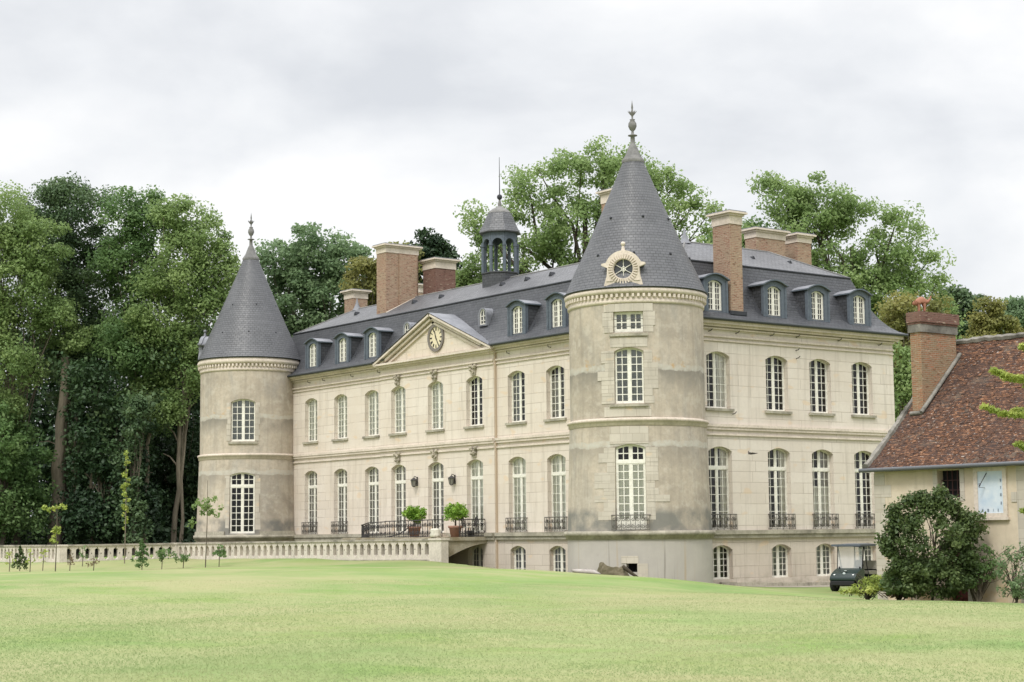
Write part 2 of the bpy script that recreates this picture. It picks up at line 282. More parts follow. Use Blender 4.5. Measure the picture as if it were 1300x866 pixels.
# ------------------------------------------------------------------ mesh builder
class MB:
    def __init__(s): s.v = []; s.f = []; s.uv = []; s.mi = []; s.sm = []
    def add(s, vs, fs, uvs=None, mi=0, sm=False):
        o = len(s.v); s.v += [tuple(x) for x in vs]
        for i, f in enumerate(fs):
            s.f.append([o+k for k in f]); s.uv.append(uvs[i] if uvs else None); s.mi.append(mi); s.sm.append(sm)
        return s
    def obox(s, c, ax, ay, az, mi=0):
        c = Vector(c); ax = Vector(ax); ay = Vector(ay); az = Vector(az)
        vs = [c+ax*i+ay*j+az*k for k in (-1, 1) for j in (-1, 1) for i in (-1, 1)]
        if ax.cross(ay).dot(az) < 0: vs = [vs[i] for i in (1, 0, 3, 2, 5, 4, 7, 6)]
        return s.add(vs, [(0, 2, 3, 1), (4, 5, 7, 6), (0, 1, 5, 4), (2, 6, 7, 3), (0, 4, 6, 2), (1, 3, 7, 5)], mi=mi)
    def box(s, x0, x1, y0, y1, z0, z1, mi=0):
        return s.obox(((x0+x1)/2, (y0+y1)/2, (z0+z1)/2), ((x1-x0)/2, 0, 0), (0, (y1-y0)/2, 0), (0, 0, (z1-z0)/2), mi)
    def tube(s, pts, rs, n=6, mi=0, sm=True, cap=True):
        pts = [Vector(p) for p in pts]
        if not hasattr(rs, '__len__'): rs = [rs]*len(pts)
        vs = []; 
        for i, p in enumerate(pts):
            d = (pts[min(i+1, len(pts)-1)]-pts[max(i-1, 0)])
            if d.length < 1e-9: d = Vector((0, 0, 1))
            d.normalize(); a = d.orthogonal() if i == 0 else (a-d*a.dot(d))
            if a.length < 1e-6: a = d.orthogonal()
            a.normalize(); b = d.cross(a)
            for k in range(n):
                t = 2*PI*k/n; vs.append(p+(a*math.cos(t)+b*math.sin(t))*rs[i])
        fs = [(i*n+k, i*n+(k+1) % n, (i+1)*n+(k+1) % n, (i+1)*n+k) for i in range(len(pts)-1) for k in range(n)]
        s.add(vs, fs, mi=mi, sm=sm)
        if cap: s.add(vs[:n], [tuple(range(n))[::-1]], mi=mi); s.add(vs[-n:], [tuple(range(n))], mi=mi)
        return s
    def lathe(s, prof, n=32, c=(0, 0), a0=0, a1=2*PI, mi=0, sm=True, uvr=None):
        full = abs(a1-a0-2*PI) < 1e-6; vs = []; vl = 0; L = [0]
        for i in range(1, len(prof)): L.append(L[-1]+math.hypot(prof[i][0]-prof[i-1][0], prof[i][1]-prof[i-1][1]))
        for r, z in prof:
            for k in range(n+1): t = a0+(a1-a0)*k/n; vs.append((c[0]+r*math.cos(t), c[1]+r*math.sin(t), z))
        fs = []; uvs = []; R = uvr or max(p[0] for p in prof)
        for i in range(len(prof)-1):
            for k in range(n):
                q = (i*(n+1)+k, i*(n+1)+k+1, (i+1)*(n+1)+k+1, (i+1)*(n+1)+k); fs.append(q)
                A, B = (a0+(a1-a0)*k/n)*R, (a0+(a1-a0)*(k+1)/n)*R; uvs.append([(A, L[i]), (B, L[i]), (B, L[i+1]), (A, L[i+1])])
        return s.add(vs, fs, uvs, mi, sm)
    def sphere(s, c, r, n=10, sc=(1, 1, 1), mi=0):
        vs = []; fs = []
        for i in range(n//2+1):
            for k in range(n): 
                t = PI*i/(n//2); q = 2*PI*k/n; vs.append((c[0]+r*sc[0]*math.sin(t)*math.cos(q), c[1]+r*sc[1]*math.sin(t)*math.sin(q), c[2]-r*sc[2]*math.cos(t)))
        for i in range(n//2):
            for k in range(n): fs.append((i*n+k, i*n+(k+1) % n, (i+1)*n+(k+1) % n, (i+1)*n+k))
        return s.add(vs, fs, mi=mi, sm=True)
    def prism(s, poly, P0, ax, ay, az, d, mi=0, holes=(), back=True):
        # polygon (list of 2D) in plane P0+x*ax+y*ay, extruded along az by d
        P0 = Vector(P0); ax = Vector(ax); ay = Vector(ay); az = Vector(az)
        loops = [list(poly)]+[list(h) for h in holes]; flat = [p for l in loops for p in l]
        tri = tessellate_polygon([[Vector((x, y, 0)) for x, y in l] for l in loops])
        fr = [P0+ax*x+ay*y for x, y in flat]; bk = [p+az*d for p in fr]; n = len(flat)
        want = ax.cross(ay); sgn = -1 if want.dot(az)*d > 0 else 1
        ft = []
        for t in tri:
            a, b, c = [Vector(flat[i]) for i in t]; ccw = (b-a).cross(c-a) > 0 if False else ((b.x-a.x)*(c.y-a.y)-(b.y-a.y)*(c.x-a.x)) > 0
            t = tuple(t) if ccw else tuple(reversed(t))
            ft.append(t if sgn > 0 else t[::-1])
        s.add(fr, ft, mi=mi)
        if back: s.add(bk, [t[::-1] for t in ft], mi=mi)
        o = 0
        for l in loops:
            k = len(l); vs = [fr[o+i] for i in range(k)]+[bk[o+i] for i in range(k)]
            s.add(vs, [(i, (i+1) % k, k+(i+1) % k, k+i) for i in range(k)], mi=mi); o += k
        return s
    def build(s, name, mats, parent=None, smooth=None):
        me = bpy.data.meshes.new(name); me.from_pydata(s.v, [], s.f)
        if not isinstance(mats, (list, tuple)): mats = [mats]
        for q in mats: me.materials.append(q)
        me.polygons.foreach_set('material_index', s.mi); me.polygons.foreach_set('use_smooth', s.sm)
        uvl = me.uv_layers.new(name='UVMap'); out = []
        for p in me.polygons:
            u = s.uv[p.index]
            if u: out += [c for q in u for c in q]; continue
            n = p.normal; 
            if abs(n.z) > .92: 
                for vi in p.vertices: c = me.vertices[vi].co; out += [c.x, c.y]
            else:
                h = Vector((-n.y, n.x, 0)); h.normalize(); vv = n.cross(h); 
                if vv.z < 0: vv = -vv
                for vi in p.vertices: c = me.vertices[vi].co; out += [c.dot(h), c.dot(vv) if abs(n.z) > .05 else c.z]
        uvl.data.foreach_set('uv', out); me.validate()
        o = bpy.data.objects.new(name, me); link(o, parent); return o
def link(o, parent=None):
    COL.objects.link(o)
    if parent is not None:
        o.parent = parent
        if parent.type == 'EMPTY' and not o.get('_loc'): o.location = Vector(o.location)-WL(parent)
def WL(o): return Vector(o.get('base', (0, 0, 0)))
def thing(name, label, cat, loc=(0, 0, 0), group=None, rz=0):
    o = bpy.data.objects.new(name, None); COL.objects.link(o); o.location = loc; o.empty_display_size = .5; o['base'] = list(loc)
    o.rotation_euler[2] = rz
    tag(o, label, cat, group); return o
def tag(o, label, cat, group=None, kind=None):
    if label: o['label'] = label
    if cat: o['category'] = cat
    if group: o['group'] = group
    if kind: o['kind'] = kind
    return o
def lpart(mb, name, mats, parent):      # mesh given in the parent's own coordinates
    o = mb.build(name, mats); o.parent = parent; return o

# ------------------------------------------------------------------ wall with arched openings
def arch(x, op):
    a = op['w']/2; r = op['rise']
    if r <= 0: return op['zt']
    R = (a*a+r*r)/(2*r); x = max(-a, min(a, x-op['uc'])); return op['zt']-r+math.sqrt(max(0, R*R-x*x))-(R-r)
def OP(uc, w, zb, zt, rise=.2, **k): return dict(uc=uc, w=w, zb=zb, zt=zt, rise=rise, **k)
def wall(mb, Mf, u0, u1, z0, z1, ops, thick=.45, du=None, mi=0, reveal=True, sm=False, zc=()):
    us = {u0, u1}
    for o in ops:
        for k in range(9): us.add(round(o['uc']-o['w']/2+o['w']*k/8, 5))
    us = sorted(u for u in us if u0-1e-6 <= u <= u1+1e-6)
    if du:
        ex = []
        for a, b in zip(us, us[1:]):
            n = int((b-a)/du)
            ex += [a+(b-a)*k/(n+1) for k in range(1, n+1)]
        us = sorted(us+ex)
    for a, b in zip(us, us[1:]):
        m_ = (a+b)/2; act = sorted([o for o in ops if abs(m_-o['uc']) < o['w']/2], key=lambda o: o['zb'])
        zs = [(z0, z0)]
        for o in act: zs += [(o['zb'], o['zb']), (arch(a, o), arch(b, o))]
        zs.append((z1, z1))
        for i in range(0, len(zs), 2):
            (la, lb), (ha, hb) = zs[i], zs[i+1]
            cuts = [c for c in zc if max(la, lb) < c < min(ha, hb)]
            seq = [(la, lb)]+[(c, c) for c in cuts]+[(ha, hb)]
            for (pa, pb), (qa, qb) in zip(seq, seq[1:]):
                if qa-pa < 1e-4 and qb-pb < 1e-4: continue
                mb.add([Mf(a, pa, 0), Mf(b, pb, 0), Mf(b, qb, 0), Mf(a, qa, 0)], [(0, 1, 2, 3)], [[(a, pa), (b, pb), (b, qb), (a, qa)]], mi, sm)
    if reveal:
        for o in ops:
            a, b = o['uc']-o['w']/2, o['uc']+o['w']/2; pts = [(a, o['zb']), (b, o['zb'])]+[(b-(b-a)*k/8, arch(b-(b-a)*k/8, o)) for k in range(9)]
            for i in range(len(pts)):
                p, q = pts[i], pts[(i+1) % len(pts)]
                mb.add([Mf(p[0], p[1], 0), Mf(p[0], p[1], thick), Mf(q[0], q[1], thick), Mf(q[0], q[1], 0)], [(0, 1, 2, 3)], [[(0, p[1]), (thick, p[1]), (thick, q[1]), (0, q[1])]], mi)

# ------------------------------------------------------------------ windows (local: x across, y inwards, z up, origin at opening's bottom centre)
_wc = {}
def win_meshes(w, h, rise, rows, transom, cols=4, solid=0, mull=.085, fat=.85):
    key = (round(w, 3), round(h, 3), rise, rows, transom, cols, solid, fat)
    if key in _wc: return _wc[key]
    op = OP(0, w, 0, h, rise); F = MB(); T = .045; b = .052*fat
    def bar(x0, x1, z0, z1, t=T): F.box(x0, x1, -t/2, t/2, z0, z1)
    # arched outer frame
    fr = .065*fat
    out = [(-w/2, 0), (w/2, 0)]+[(w/2-w*k/8, arch(w/2-w*k/8, op)) for k in range(9)]
    ip = OP(0, w-2*fr, fr, h-fr, max(rise*.9, 0)); inn = [(-w/2+fr, fr), (w/2-fr, fr)]+[(w/2-fr-(w-2*fr)*k/8, arch(w/2-fr-(w-2*fr)*k/8, ip)) for k in range(9)]
    F.prism(out, (0, -.03, 0), (1, 0, 0), (0, 0, 1), (0, 1, 0), .06, holes=[inn])
    hh = h-rise
    bar(-mull/2, mull/2, fr-.01, h-fr+.01, .055)
    def grid(z0, z1, n, top_arch):
        for sd in (-1, 1):
            xa, xb = sorted((sd*mull/2, sd*(w/2-fr)))
            if top_arch: pass
            else: bar(xa-.002, xb+.002, z1-b*.7, z1, .05)
            bar(xa-.002, xb+.002, z0, z0+b*.7, .05)
            k = cols//2
            for j in range(1, k):
                x = xa+(xb-xa)*j/k; zt = arch(x, ip) if top_arch else z1
                bar(x-.016*fat, x+.016*fat, z0, zt+.01, .022)
            for j in (0, k):
                x = xa+(xb-xa)*j/k; x += .02 if j == 0 else -.02; zt = arch(x, ip) if top_arch else z1
                bar(x-.02, x+.02, z0, zt+.01, .034)
            for i in range(1, n): z = z0+(z1-z0)*i/n; bar(xa, xb, z-.016*fat, z+.016*fat, .020)
    if transom:
        bar(-w/2+.01, w/2-.01, transom-.06, transom+.06, .08)
        if solid: bar(-w/2+fr, w/2-fr, fr, solid, .04)
        grid(max(solid, fr), transom-.06, rows[0], False); grid(transom+.06, h-fr, rows[1], True)
    else: grid(fr, h-fr, rows[0], True)
    G = MB(); G.add([(x, .012, z) for x, z in inn], [tuple(range(len(inn)))])
    fo = F.build('window', M['white']); go = G.build('pane', M['glass']); r = (fo.data, go.data)
    bpy.data.objects.remove(fo); bpy.data.objects.remove(go); _wc[key] = r; return r
def window(parent, loc, rz, w, h, rise, rows, transom=None, curtains=(), label=None, **k):
    fm, gm = win_meshes(w, h, rise, rows, transom, **k)
    f = bpy.data.objects.new('window', fm); f['_loc'] = 1; COL.objects.link(f); f.parent = parent; f.location = Vector(loc)-WL(parent); f.rotation_euler[2] = rz
    if label: f['label'] = label
    p = bpy.data.objects.new('pane', gm); COL.objects.link(p); p.parent = f
    del f['_loc']
    for (a, b, z0, z1, mt) in curtains:
        c = MB(); n = 12; xs = [-w/2+w*(a+(b-a)*i/n) for i in range(n+1)]
        for i in range(n):
            y0 = .03+.008*(i % 2); y1 = .03+.008*((i+1) % 2)
            c.add([(xs[i], y0, z0*h), (xs[i+1], y1, z0*h), (xs[i+1], y1, z1*h), (xs[i], y0, z1*h)], [(0, 1, 2, 3)])
        lpart(c, 'curtain', M[mt], f)
    return f

# ================================================================== CHATEAU
L = 36.4; WD = 13.28
CH = thing('chateau', 'large pale limestone chateau with slate mansard roof, two cone-roofed round towers and a clock pediment', 'chateau', (-18.2, 6.6, -2.6))
XF = [-30.80, -27.60, -24.42, -21.62, -18.19, -14.82, -11.57, -8.58, -5.50]
YS = [2.123, 5.64, 8.379, 11.127]
EA = 8.92       # top of the wall
UPb, UPt = 5.17, 7.613; GRb, GRt = .03, 3.548; BSb, BSt = -2.06, -.623
WW, WB = 1.357, 1.19; DEP = .26
def ops_for(cs): return [OP(c, WW, UPb, UPt) for c in cs]+[OP(c, WW, GRb, GRt) for c in cs]+[OP(c, WB, BSb, BSt, .2) for c in cs]
front = MB(); fM = lambda u, z, d: (u, d, z)
def split(mb, Mf, u0, u1, cs, a, b):
    for (z0, z1, mi, sel) in ((-3.6, -.30, 1, 2), (-.30, EA, 0, 0)):
        ops = [o for o in ops_for(cs) if (o['zt'] < 0) == (sel == 2) and u0 < o['uc'] < u1]
        wall(mb, Mf, u0, u1, z0, z1, ops, .42, mi=mi)
split(front, fM, -L, -23.30, XF, 0, 0); front.build('front_wall', [M['stone'], M['stone_base']], CH); front = MB(); split(front, fM, -13.20, 0, XF, 0, 0)
av = MB(); AV = -.13; fA = lambda u, z, d: (u, d+AV, z)
split(av, fA, -23.30, -13.20, XF, 0, 0)
for x in (-23.30, -13.20): av.add([(x, AV, -3.6), (x, 0, -3.6), (x, 0, EA), (x, AV, EA)], [(0, 1, 2, 3)], [[(0, -3.6), (.13, -3.6), (.13, EA), (0, EA)]], 0)
front.build('front_wall', [M['stone'], M['stone_base']], CH); av.build('projecting_front_wall', [M['stone'], M['stone_base']], CH)
# rust-stained strip along the projection's corner
b = MB(); b.box(-13.198, -13.13, AV+.03, .01, -2.6, EA-.02); b.build('rain_pipe', mat('rust_stained_pipe', (.44, .35, .26), .8), CH)
side = MB(); sM = lambda u, z, d: (-d, u, z); split(side, sM, 0, WD, YS, 0, 0); side.build('side_wall', [M['stone_side'], M['stone_base']], CH)
back = MB()
for (a, b_) in (((0, WD), (-8, WD)), ((-8, WD), (-8, 8)), ((-8, 8), (-28.4, 8)), ((-28.4, 8), (-28.4, WD)), ((-28.4, WD), (-L, WD)), ((-L, WD), (-L, 0))):
    back.add([(*a, -3.6), (*b_, -3.6), (*b_, EA), (*a, EA)], [(0, 1, 2, 3)])
back.build('rear_wall', M['stone_side'], CH)
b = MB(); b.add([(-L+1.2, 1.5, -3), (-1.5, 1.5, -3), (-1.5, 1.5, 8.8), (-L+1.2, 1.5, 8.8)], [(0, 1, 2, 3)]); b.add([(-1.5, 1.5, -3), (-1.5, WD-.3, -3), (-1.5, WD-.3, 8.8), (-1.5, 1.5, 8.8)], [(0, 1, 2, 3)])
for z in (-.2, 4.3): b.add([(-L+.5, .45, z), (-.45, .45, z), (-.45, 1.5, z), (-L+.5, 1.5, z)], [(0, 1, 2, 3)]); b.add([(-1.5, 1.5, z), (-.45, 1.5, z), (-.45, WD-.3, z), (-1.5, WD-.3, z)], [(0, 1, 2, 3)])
b.build('dark_room_backing', M['interior'], CH)  # backing close behind the windows; the rooms' darkness is put into its colour

# horizontal mouldings
def hband(mb, segs, z0, z1, out):
    for (p, q, nx, ny) in segs:
        p = Vector((*p, 0)); q = Vector((*q, 0)); d = (q-p); ln = d.length; d.normalize(); n = Vector((nx, ny, 0))
        mb.obox((p+q)/2+n*out/2+Vector((0, 0, (z0+z1)/2)), d*(ln/2), n*(out/2+.02), (0, 0, (z1-z0)/2))
FS = [((-L+.1, 0), (-23.30, 0), 0, -1), ((-23.30, AV), (-13.2, AV), 0, -1), ((-13.2, 0), (-.5, 0), 0, -1), ((0, 0.5), (0, WD), 1, 0)]
b = MB()
hband(b, FS, 4.38, 4.50, .11); hband(b, FS, 4.26, 4.38, .07); hband(b, FS, 4.02, 4.10, .05); b.build('string_course', M['trimlight'], CH)
b = MB(); hband(b, FS, 8.22, 8.30, .07); hband(b, FS, 8.05, 8.11, .04); b.build('architrave', M['trimlight'], CH)
b = MB(); hband(b, FS, -.17, 0.0, .17); hband(b, FS, -.33, -.17, .10); b.build('plinth_ledge', M['ledge'], CH)
b = MB()
for (o_, z0, z1) in ((.10, 8.55, 8.62), (.22, 8.66, 8.76), (.36, 8.76, 8.90)): hband(b, [FS[3]], z0, z1, o_)
b.box(-.3, .36, WD-.1, WD+.36, 8.76, 8.90); b.box(-.3, .22, WD-.1, WD+.22, 8.66, 8.759)
b.build('eaves_cornice', M['trimlight'], CH)
for seg in (FS[0], FS[2]):
  b = MB()
  for (o_, z0, z1) in ((.08, 8.62, 8.70), (.2, 8.72, 8.82), (.36, 8.82, 8.90)): hband(b, [seg], z0, z1, o_)
  b.build('eaves_cornice', M['trimlight'], CH)
# sills
def sills(cs, Mf, base, nm):
    for c in cs:
        s = MB(); p0 = Mf(c-WW/2-.13, UPb-.11, -.10); p1 = Mf(c+WW/2+.13, UPb, .30)
        s.box(min(p0[0], p1[0]), max(p0[0], p1[0]), min(p0[1], p1[1]), max(p0[1], p1[1]), p0[2], p1[2]); s.build('window_sill', M['ledge'], CH)
sills([c for c in XF[:3]+XF[6:8]], fM, 0, ''); sills(XF[3:6], fA, 0, ''); sills(YS, sM, 0, '')
# wall anchors / hooks in the frieze
for (u, z, s_) in ((1.6, 8.45, 0), (3.2, 8.45, 0), (5.3, 8.47, 0), (6.9, 8.5, 0), (9.6, 8.5, 0), (12.3, 8.45, 0), (6.85, 7.9, 0), (6.87, 7.55, 0), (2.9, 4.95, 0)):
    b = MB(); b.tube([(.0, u, z), (.16, u, z+.02), (.2, u+.05, z+.1)], .022, 5); b.build('wall_hook', M['rustiron'], CH)
for x in (-30.9, -29.3, -26.3, -23.6, -12.1, -8.9):
    b = MB(); b.tube([(x, 0, 8.48), (x, -.15, 8.5), (x+.05, -.2, 8.6)], .022, 5); b.build('wall_hook', M['rustiron'], CH)

C2 = lambda: [(0, 1, 0, 1, 'cream_curtain')]
CUR_U = {0: [(0, 1, 0, 1, 'pale_curtain')], 1: [(0, 1, 0, 1, 'pale_curtain')], 2: [(0, 1, 0, 1, 'pale_curtain')], 3: [(0, 1, 0, 1, 'pale_curtain')], 4: [(0, .72, 0, 1, 'pale_curtain')], 5: [(.72, 1, 0, 1, 'pale_curtain')], 6: [(0, .55, 0, 1, 'dim_curtain')], 7: [(0, .6, 0, .8, 'grey_curtain')]}
CUR_G = {i: [(0, .85, 0, 1, 'grey_curtain')] for i in range(5)}
for i in (5, 6, 7): CUR_G[i] = [(0, 1, 0, 1, 'cream_curtain')]
for i, x in enumerate(XF):
    if i == 8: continue
    dy = DEP+(AV if 3 <= i <= 5 else 0)
    window(CH, (x, dy, UPb), 0, WW, UPt-UPb, .2, (7,), curtains=CUR_U.get(i, ()))
    window(CH, (x, dy, GRb), 0, WW, GRt-GRb, .2, (6, 2), transom=2.62, curtains=CUR_G.get(i, ()))
    if i >= 5: window(CH, (x, dy, BSb), 0, WB, BSt-BSb, .2, (4,), curtains=[(0, 1, 0, 1, 'dim_curtain')])
SU = {0: [(.62, 1, 0, 1, 'cream_curtain')]}; SG = {0: [(.66, 1, 0, 1, 'cream_curtain')], 1: [(.66, 1, 0, 1, 'cream_curtain')], 2: [(0, 1, 0, .54, 'cream_curtain'), (.5, 1, .54, 1, 'grey_curtain')]}
for i, y in enumerate(YS):
    window(CH, (-DEP, y, UPb), PI/2, WW, UPt-UPb, .2, (7,), curtains=SU.get(i, ()))
    window(CH, (-DEP, y, GRb), PI/2, WW, GRt-GRb, .2, (7, 2), transom=2.62, curtains=SG.get(i, ()))
    window(CH, (-DEP, y, BSb), PI/2, WB, BSt-BSb, .2, (5,), curtains=[(0, 1, 0, 1, 'dim_curtain')] if i != 0 else ())

# keystone carvings
def carving(x, y, z, k):
    r = random.Random(k); b = MB(); b.prism([(-.16, -.22), (.16, -.22), (.22, .24), (-.22, .24)], (x, y, z), (1, 0, 0), (0, 0, 1), (0, -1, 0), .07)
    for _ in range(9): b.sphere((x+r.uniform(-.2, .2), y-.09, z+r.uniform(-.12, .25)), r.uniform(.05, .10), 6)
    b.sphere((x-.2, y-.1, z+.22), .1, 6); b.sphere((x+.2, y-.1, z+.22), .1, 6)
    b.build('carved_keystone', M['carved'], CH)
for i in (3, 4, 5): carving(XF[i], AV, UPt+.26, i); carving(XF[i], AV, GRt+.32, i+9)

# balconets
def scroll(b, cx, cz, r, sgn, y=0, turns=1.6, th=.014):
    pts = []
    for k in range(15): t = k/14; a = sgn*(turns*2*PI*t)+PI/2; q = r*(1-.75*t); pts.append((cx+q*math.cos(a), y, cz+q*math.sin(a)))
    b.tube(pts, th, 3, cap=False)
def rail_panel(b, x0, x1, h, y=0, th=.016):
    n = max(1, round((x1-x0)/.42)); d = (x1-x0)/n
    for k in range(n+1): b.tube([(x0+d*k, y, .02), (x0+d*k, y, h)], th, 4)
    for k in range(n):
        c = x0+d*(k+.5); r = min(d*.23, h*.2)
        for sx in (-1, 1):
            scroll(b, c+sx*r, h*.73, r, sx, y); scroll(b, c+sx*r, h*.27, r, -sx, y)
        b.tube([(c, y, .05), (c, y, h-.05)], .012, 3)
def balcon_mesh():
    b = MB(); w_, h, d = 1.5, .68, .18
    b.box(-w_/2, w_/2, -.02, .02, h-.03, h+.01); b.box(-w_/2, w_/2, -.014, .014, .05, .075)
    rail_panel(b, -w_/2, w_/2, h-.03)
    for sx in (-1, 1): b.box(sx*w_/2-.018, sx*w_/2+.018, 0, d, h-.03, h+.01); b.box(sx*w_/2-.012, sx*w_/2+.012, 0, d, .05, .075); b.tube([(sx*w_/2, d*.5, .05), (sx*w_/2, d*.5, h)], .012, 3)
    o = b.build('balcony_railing', M['rustiron']); me = o.data; bpy.data.objects.remove(o); return me
BME = balcon_mesh()
def balcon(loc, rz):
    o = bpy.data.objects.new('balcony_railing', BME); COL.objects.link(o); o.parent = CH; o.location = Vector(loc)-WL(CH); o.rotation_euler[2] = rz
for i in (0, 1, 6, 7): balcon((XF[i], -.14, .0), 0)
for y in YS: balcon((.14, y, 0), PI/2)

# ---------- towers
TR = 2.82
def tower(cx, cy, specs, plas, base_mat, ang, dz, seed):
    k2 = 1 if dz == 0 else 1.035
    def ZC(pr): return [(r, 9.0+(z-9.0)*k2+dz*.45) for r, z in pr]
    def R(z): return TR if z >= 4.3 else TR+.04 if z > 4.2 else TR+.04+(4.2-z)*.028 if z > 0 else 3.0
    R0 = 2.9
    def Mf(u, z, d): a = u/R0; r = R(z)-d; return (cx+r*math.cos(a), cy+r*math.sin(a), z)
    ops = [OP(ang*R0, w_, zb, zt, ri) for (w_, zb, zt, ri, *_) in specs]
    b = MB(); wall(b, Mf, (ang-PI)*R0, (ang+PI)*R0, -.30, 9.4, ops, .40, du=.22, sm=False, zc=(0.0, 1.4, 2.8, 4.2, 4.3))
    for i in range(len(b.f)): b.sm[i] = False
    b.build('tower_wall', plas, CH)
    b = MB(); bop = []
    if base_mat == M['cement']: bop = [OP((ang-.0)*R0, .42, -1.62, -1.28, 0)]
    wall(b, Mf, (ang-PI)*R0, (ang+PI)*R0, -3.6, -.30, bop, .5, du=.3); b.build('tower_base', base_mat, CH)
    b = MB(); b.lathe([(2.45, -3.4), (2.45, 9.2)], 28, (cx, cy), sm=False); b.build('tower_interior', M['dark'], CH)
    # mouldings
    b = MB(); b.lathe([(TR, 4.56), (TR+.13, 4.52), (TR+.14, 4.42), (TR+.08, 4.40), (TR+.08, 4.26), (TR+.02, 4.22)], 72, (cx, cy)); b.build('tower_string_course', M['trim'], CH)
    b = MB(); b.lathe([(TR+.1, .02), (3.14, .0), (3.14, -.17), (3.08, -.18), (3.07, -.31), (2.99, -.32)], 72, (cx, cy)); b.build('tower_plinth_ledge', M['ledge'], CH)
    b = MB(); b.lathe([(TR-.02, 9.20), (TR+.05, 9.22), (TR+.06, 9.34), (TR+.03, 9.36), (TR+.03, 9.60), (TR+.16, 9.62), (TR+.19, 9.78), (TR+.12, 9.84+dz*.45)], 72, (cx, cy))
    for k in range(84):
        a = 2*PI*k/84; d = Vector((math.cos(a), math.sin(a), 0)); b.obox(Vector((cx, cy, 9.52))+d*(TR+.09), d*.06, d.cross(Vector((0, 0, 1)))*.05, (0, 0, .07))
    b.build('tower_cornice', M['trimlight'], CH)
    # cone
    b = MB(); prof = ZC([(3.03, 9.84), (2.93, 9.99), (2.66, 10.62), (2.10, 11.80), (1.56, 13.0), (1.0, 14.28), (.42, 15.66)])
    b.lathe(prof, 72, (cx, cy), uvr=2.4); b.build('tower_roof', M['slate_cone'], CH)
    b = MB(); b.lathe(ZC([(2.7, 9.83), (3.04, 9.835), (3.045, 9.87)]), 72, (cx, cy)); b.build('roof_edge', M['gutter'], CH)
    b = MB(); b.lathe(ZC([(.48, 15.56), (.50, 15.66), (.44, 15.74), (.33, 15.90), (.19, 16.25), (.14, 16.36), (.10, 16.42), (.09, 16.72), (.20, 16.75), (.20, 16.78), (.07, 16.80), (.05, 16.95), (.12, 17.02), (.18, 17.16), (.17, 17.30), (.09, 17.42), (.12, 17.46), (.035, 17.49), (.04, 17.62), (.10, 17.68), (.11, 17.76), (.045, 17.84), (.03, 17.92), (.045, 17.97), (.0, 18.32)]), 14, (cx, cy))
    for k in range(8):
        a = k*PI/4; (_, za), (_, zb_) = ZC([(0, 17.70), (0, 17.82)]); b.tube([(cx+.07*math.cos(a), cy+.07*math.sin(a), za), (cx+.19*math.cos(a), cy+.19*math.sin(a), zb_)], [.035, .01], 4)
    b.build('finial', M['lead'], CH)
    b = MB(); rr = random.Random(seed)
    for (z, r_, n, off) in ((11.35+dz*.5, 2.32, 9, .1), (13.0+dz*.6, 1.58, 7, .35)):
        for k in range(n): a = ang+off+2*PI*k/n; b = MB(); b.sphere((cx+r_*math.cos(a), cy+r_*math.sin(a), z), .065, 6); b.build('roof_hook', M['darklead'], CH)
    n = Vector((math.cos(ang), math.sin(ang), 0)); rz = ang+PI/2
    for (w_, zb, zt, ri, rows, tr, cur, solid, fat) in specs:
        r = R((zb+zt)/2)-.22; 
        window(CH, (cx+n.x*r, cy+n.y*r, zb), rz, w_, zt-zb, ri, rows, transom=tr, curtains=cur, solid=solid, fat=fat)
    return Mf, R0, R
A1, A2 = rad(-47.3), rad(-36.0)
NT_S = [(1.24, 5.13, 7.40, .15, (7,), None, [(0, 1, 0, 1, 'dim_curtain')], 0, 1.1), (1.26, 8.02, 8.86, 0, (2,), None, [(0, 1, 0, 1, 'dim_curtain')], 0, 1.5), (1.24, .05, 3.48, .13, (7, 2), 2.72, [(0, 1, 0, .80, 'cream_curtain')], .40, 1.2)]
LT_S = [(1.42, 5.22, 7.60, .17, (6,), None, [(0, 1, 0, 1, 'dim_curtain')], 0, 1.1), (1.42, .10, 3.48, .17, (7, 2), 2.62, (), 0, 1.1)]
TC1 = (-1.12, -1.50); TC2 = (-35.20, -1.50)
Mf1, R0_, Rf = tower(*TC1, NT_S, M['plaster'], M['cement'], A1, 0, 1)
Mf2, _, _ = tower(*TC2, LT_S, M['plaster2'], M['stone_base'], A2, .2, 2)
# dressed stone around the near tower's windows
def patch(mb, Mf, u0, u1, z0, z1, pr=.02, holes=()):
    n = max(1, int((u1-u0)/.2)); us = [u0+(u1-u0)*k/n for k in range(n+1)]
    for a, b_ in zip(us, us[1:]):
        mb.add([Mf(a, z0, -pr), Mf(b_, z0, -pr), Mf(b_, z1, -pr), Mf(a, z1, -pr)], [(0, 1, 2, 3)], [[(a, z0), (b_, z0), (b_, z1), (a, z1)]])
        mb.add([Mf(a, z1, -pr), Mf(b_, z1, -pr), Mf(b_, z1, .02), Mf(a, z1, .02)], [(0, 1, 2, 3)]); mb.add([Mf(a, z0, .02), Mf(b_, z0, .02), Mf(b_, z0, -pr), Mf(a, z0, -pr)], [(0, 1, 2, 3)])
    for u, s in ((u0, 1), (u1, -1)): mb.add([Mf(u, z0, -pr), Mf(u, z1, -pr), Mf(u, z1, .02), Mf(u, z0, .02)], [(0, 1, 2, 3) if s > 0 else (3, 2, 1, 0)])
M['quoin'] = ashlar('pale_dressed_stone', (.55, .50, .43), (.44, .395, .33), (.36, .33, .285), bw=.5, bh=.33, joint=.006, seed=8)
r_ = random.Random(5); q = MB(); UC = A1*R0_
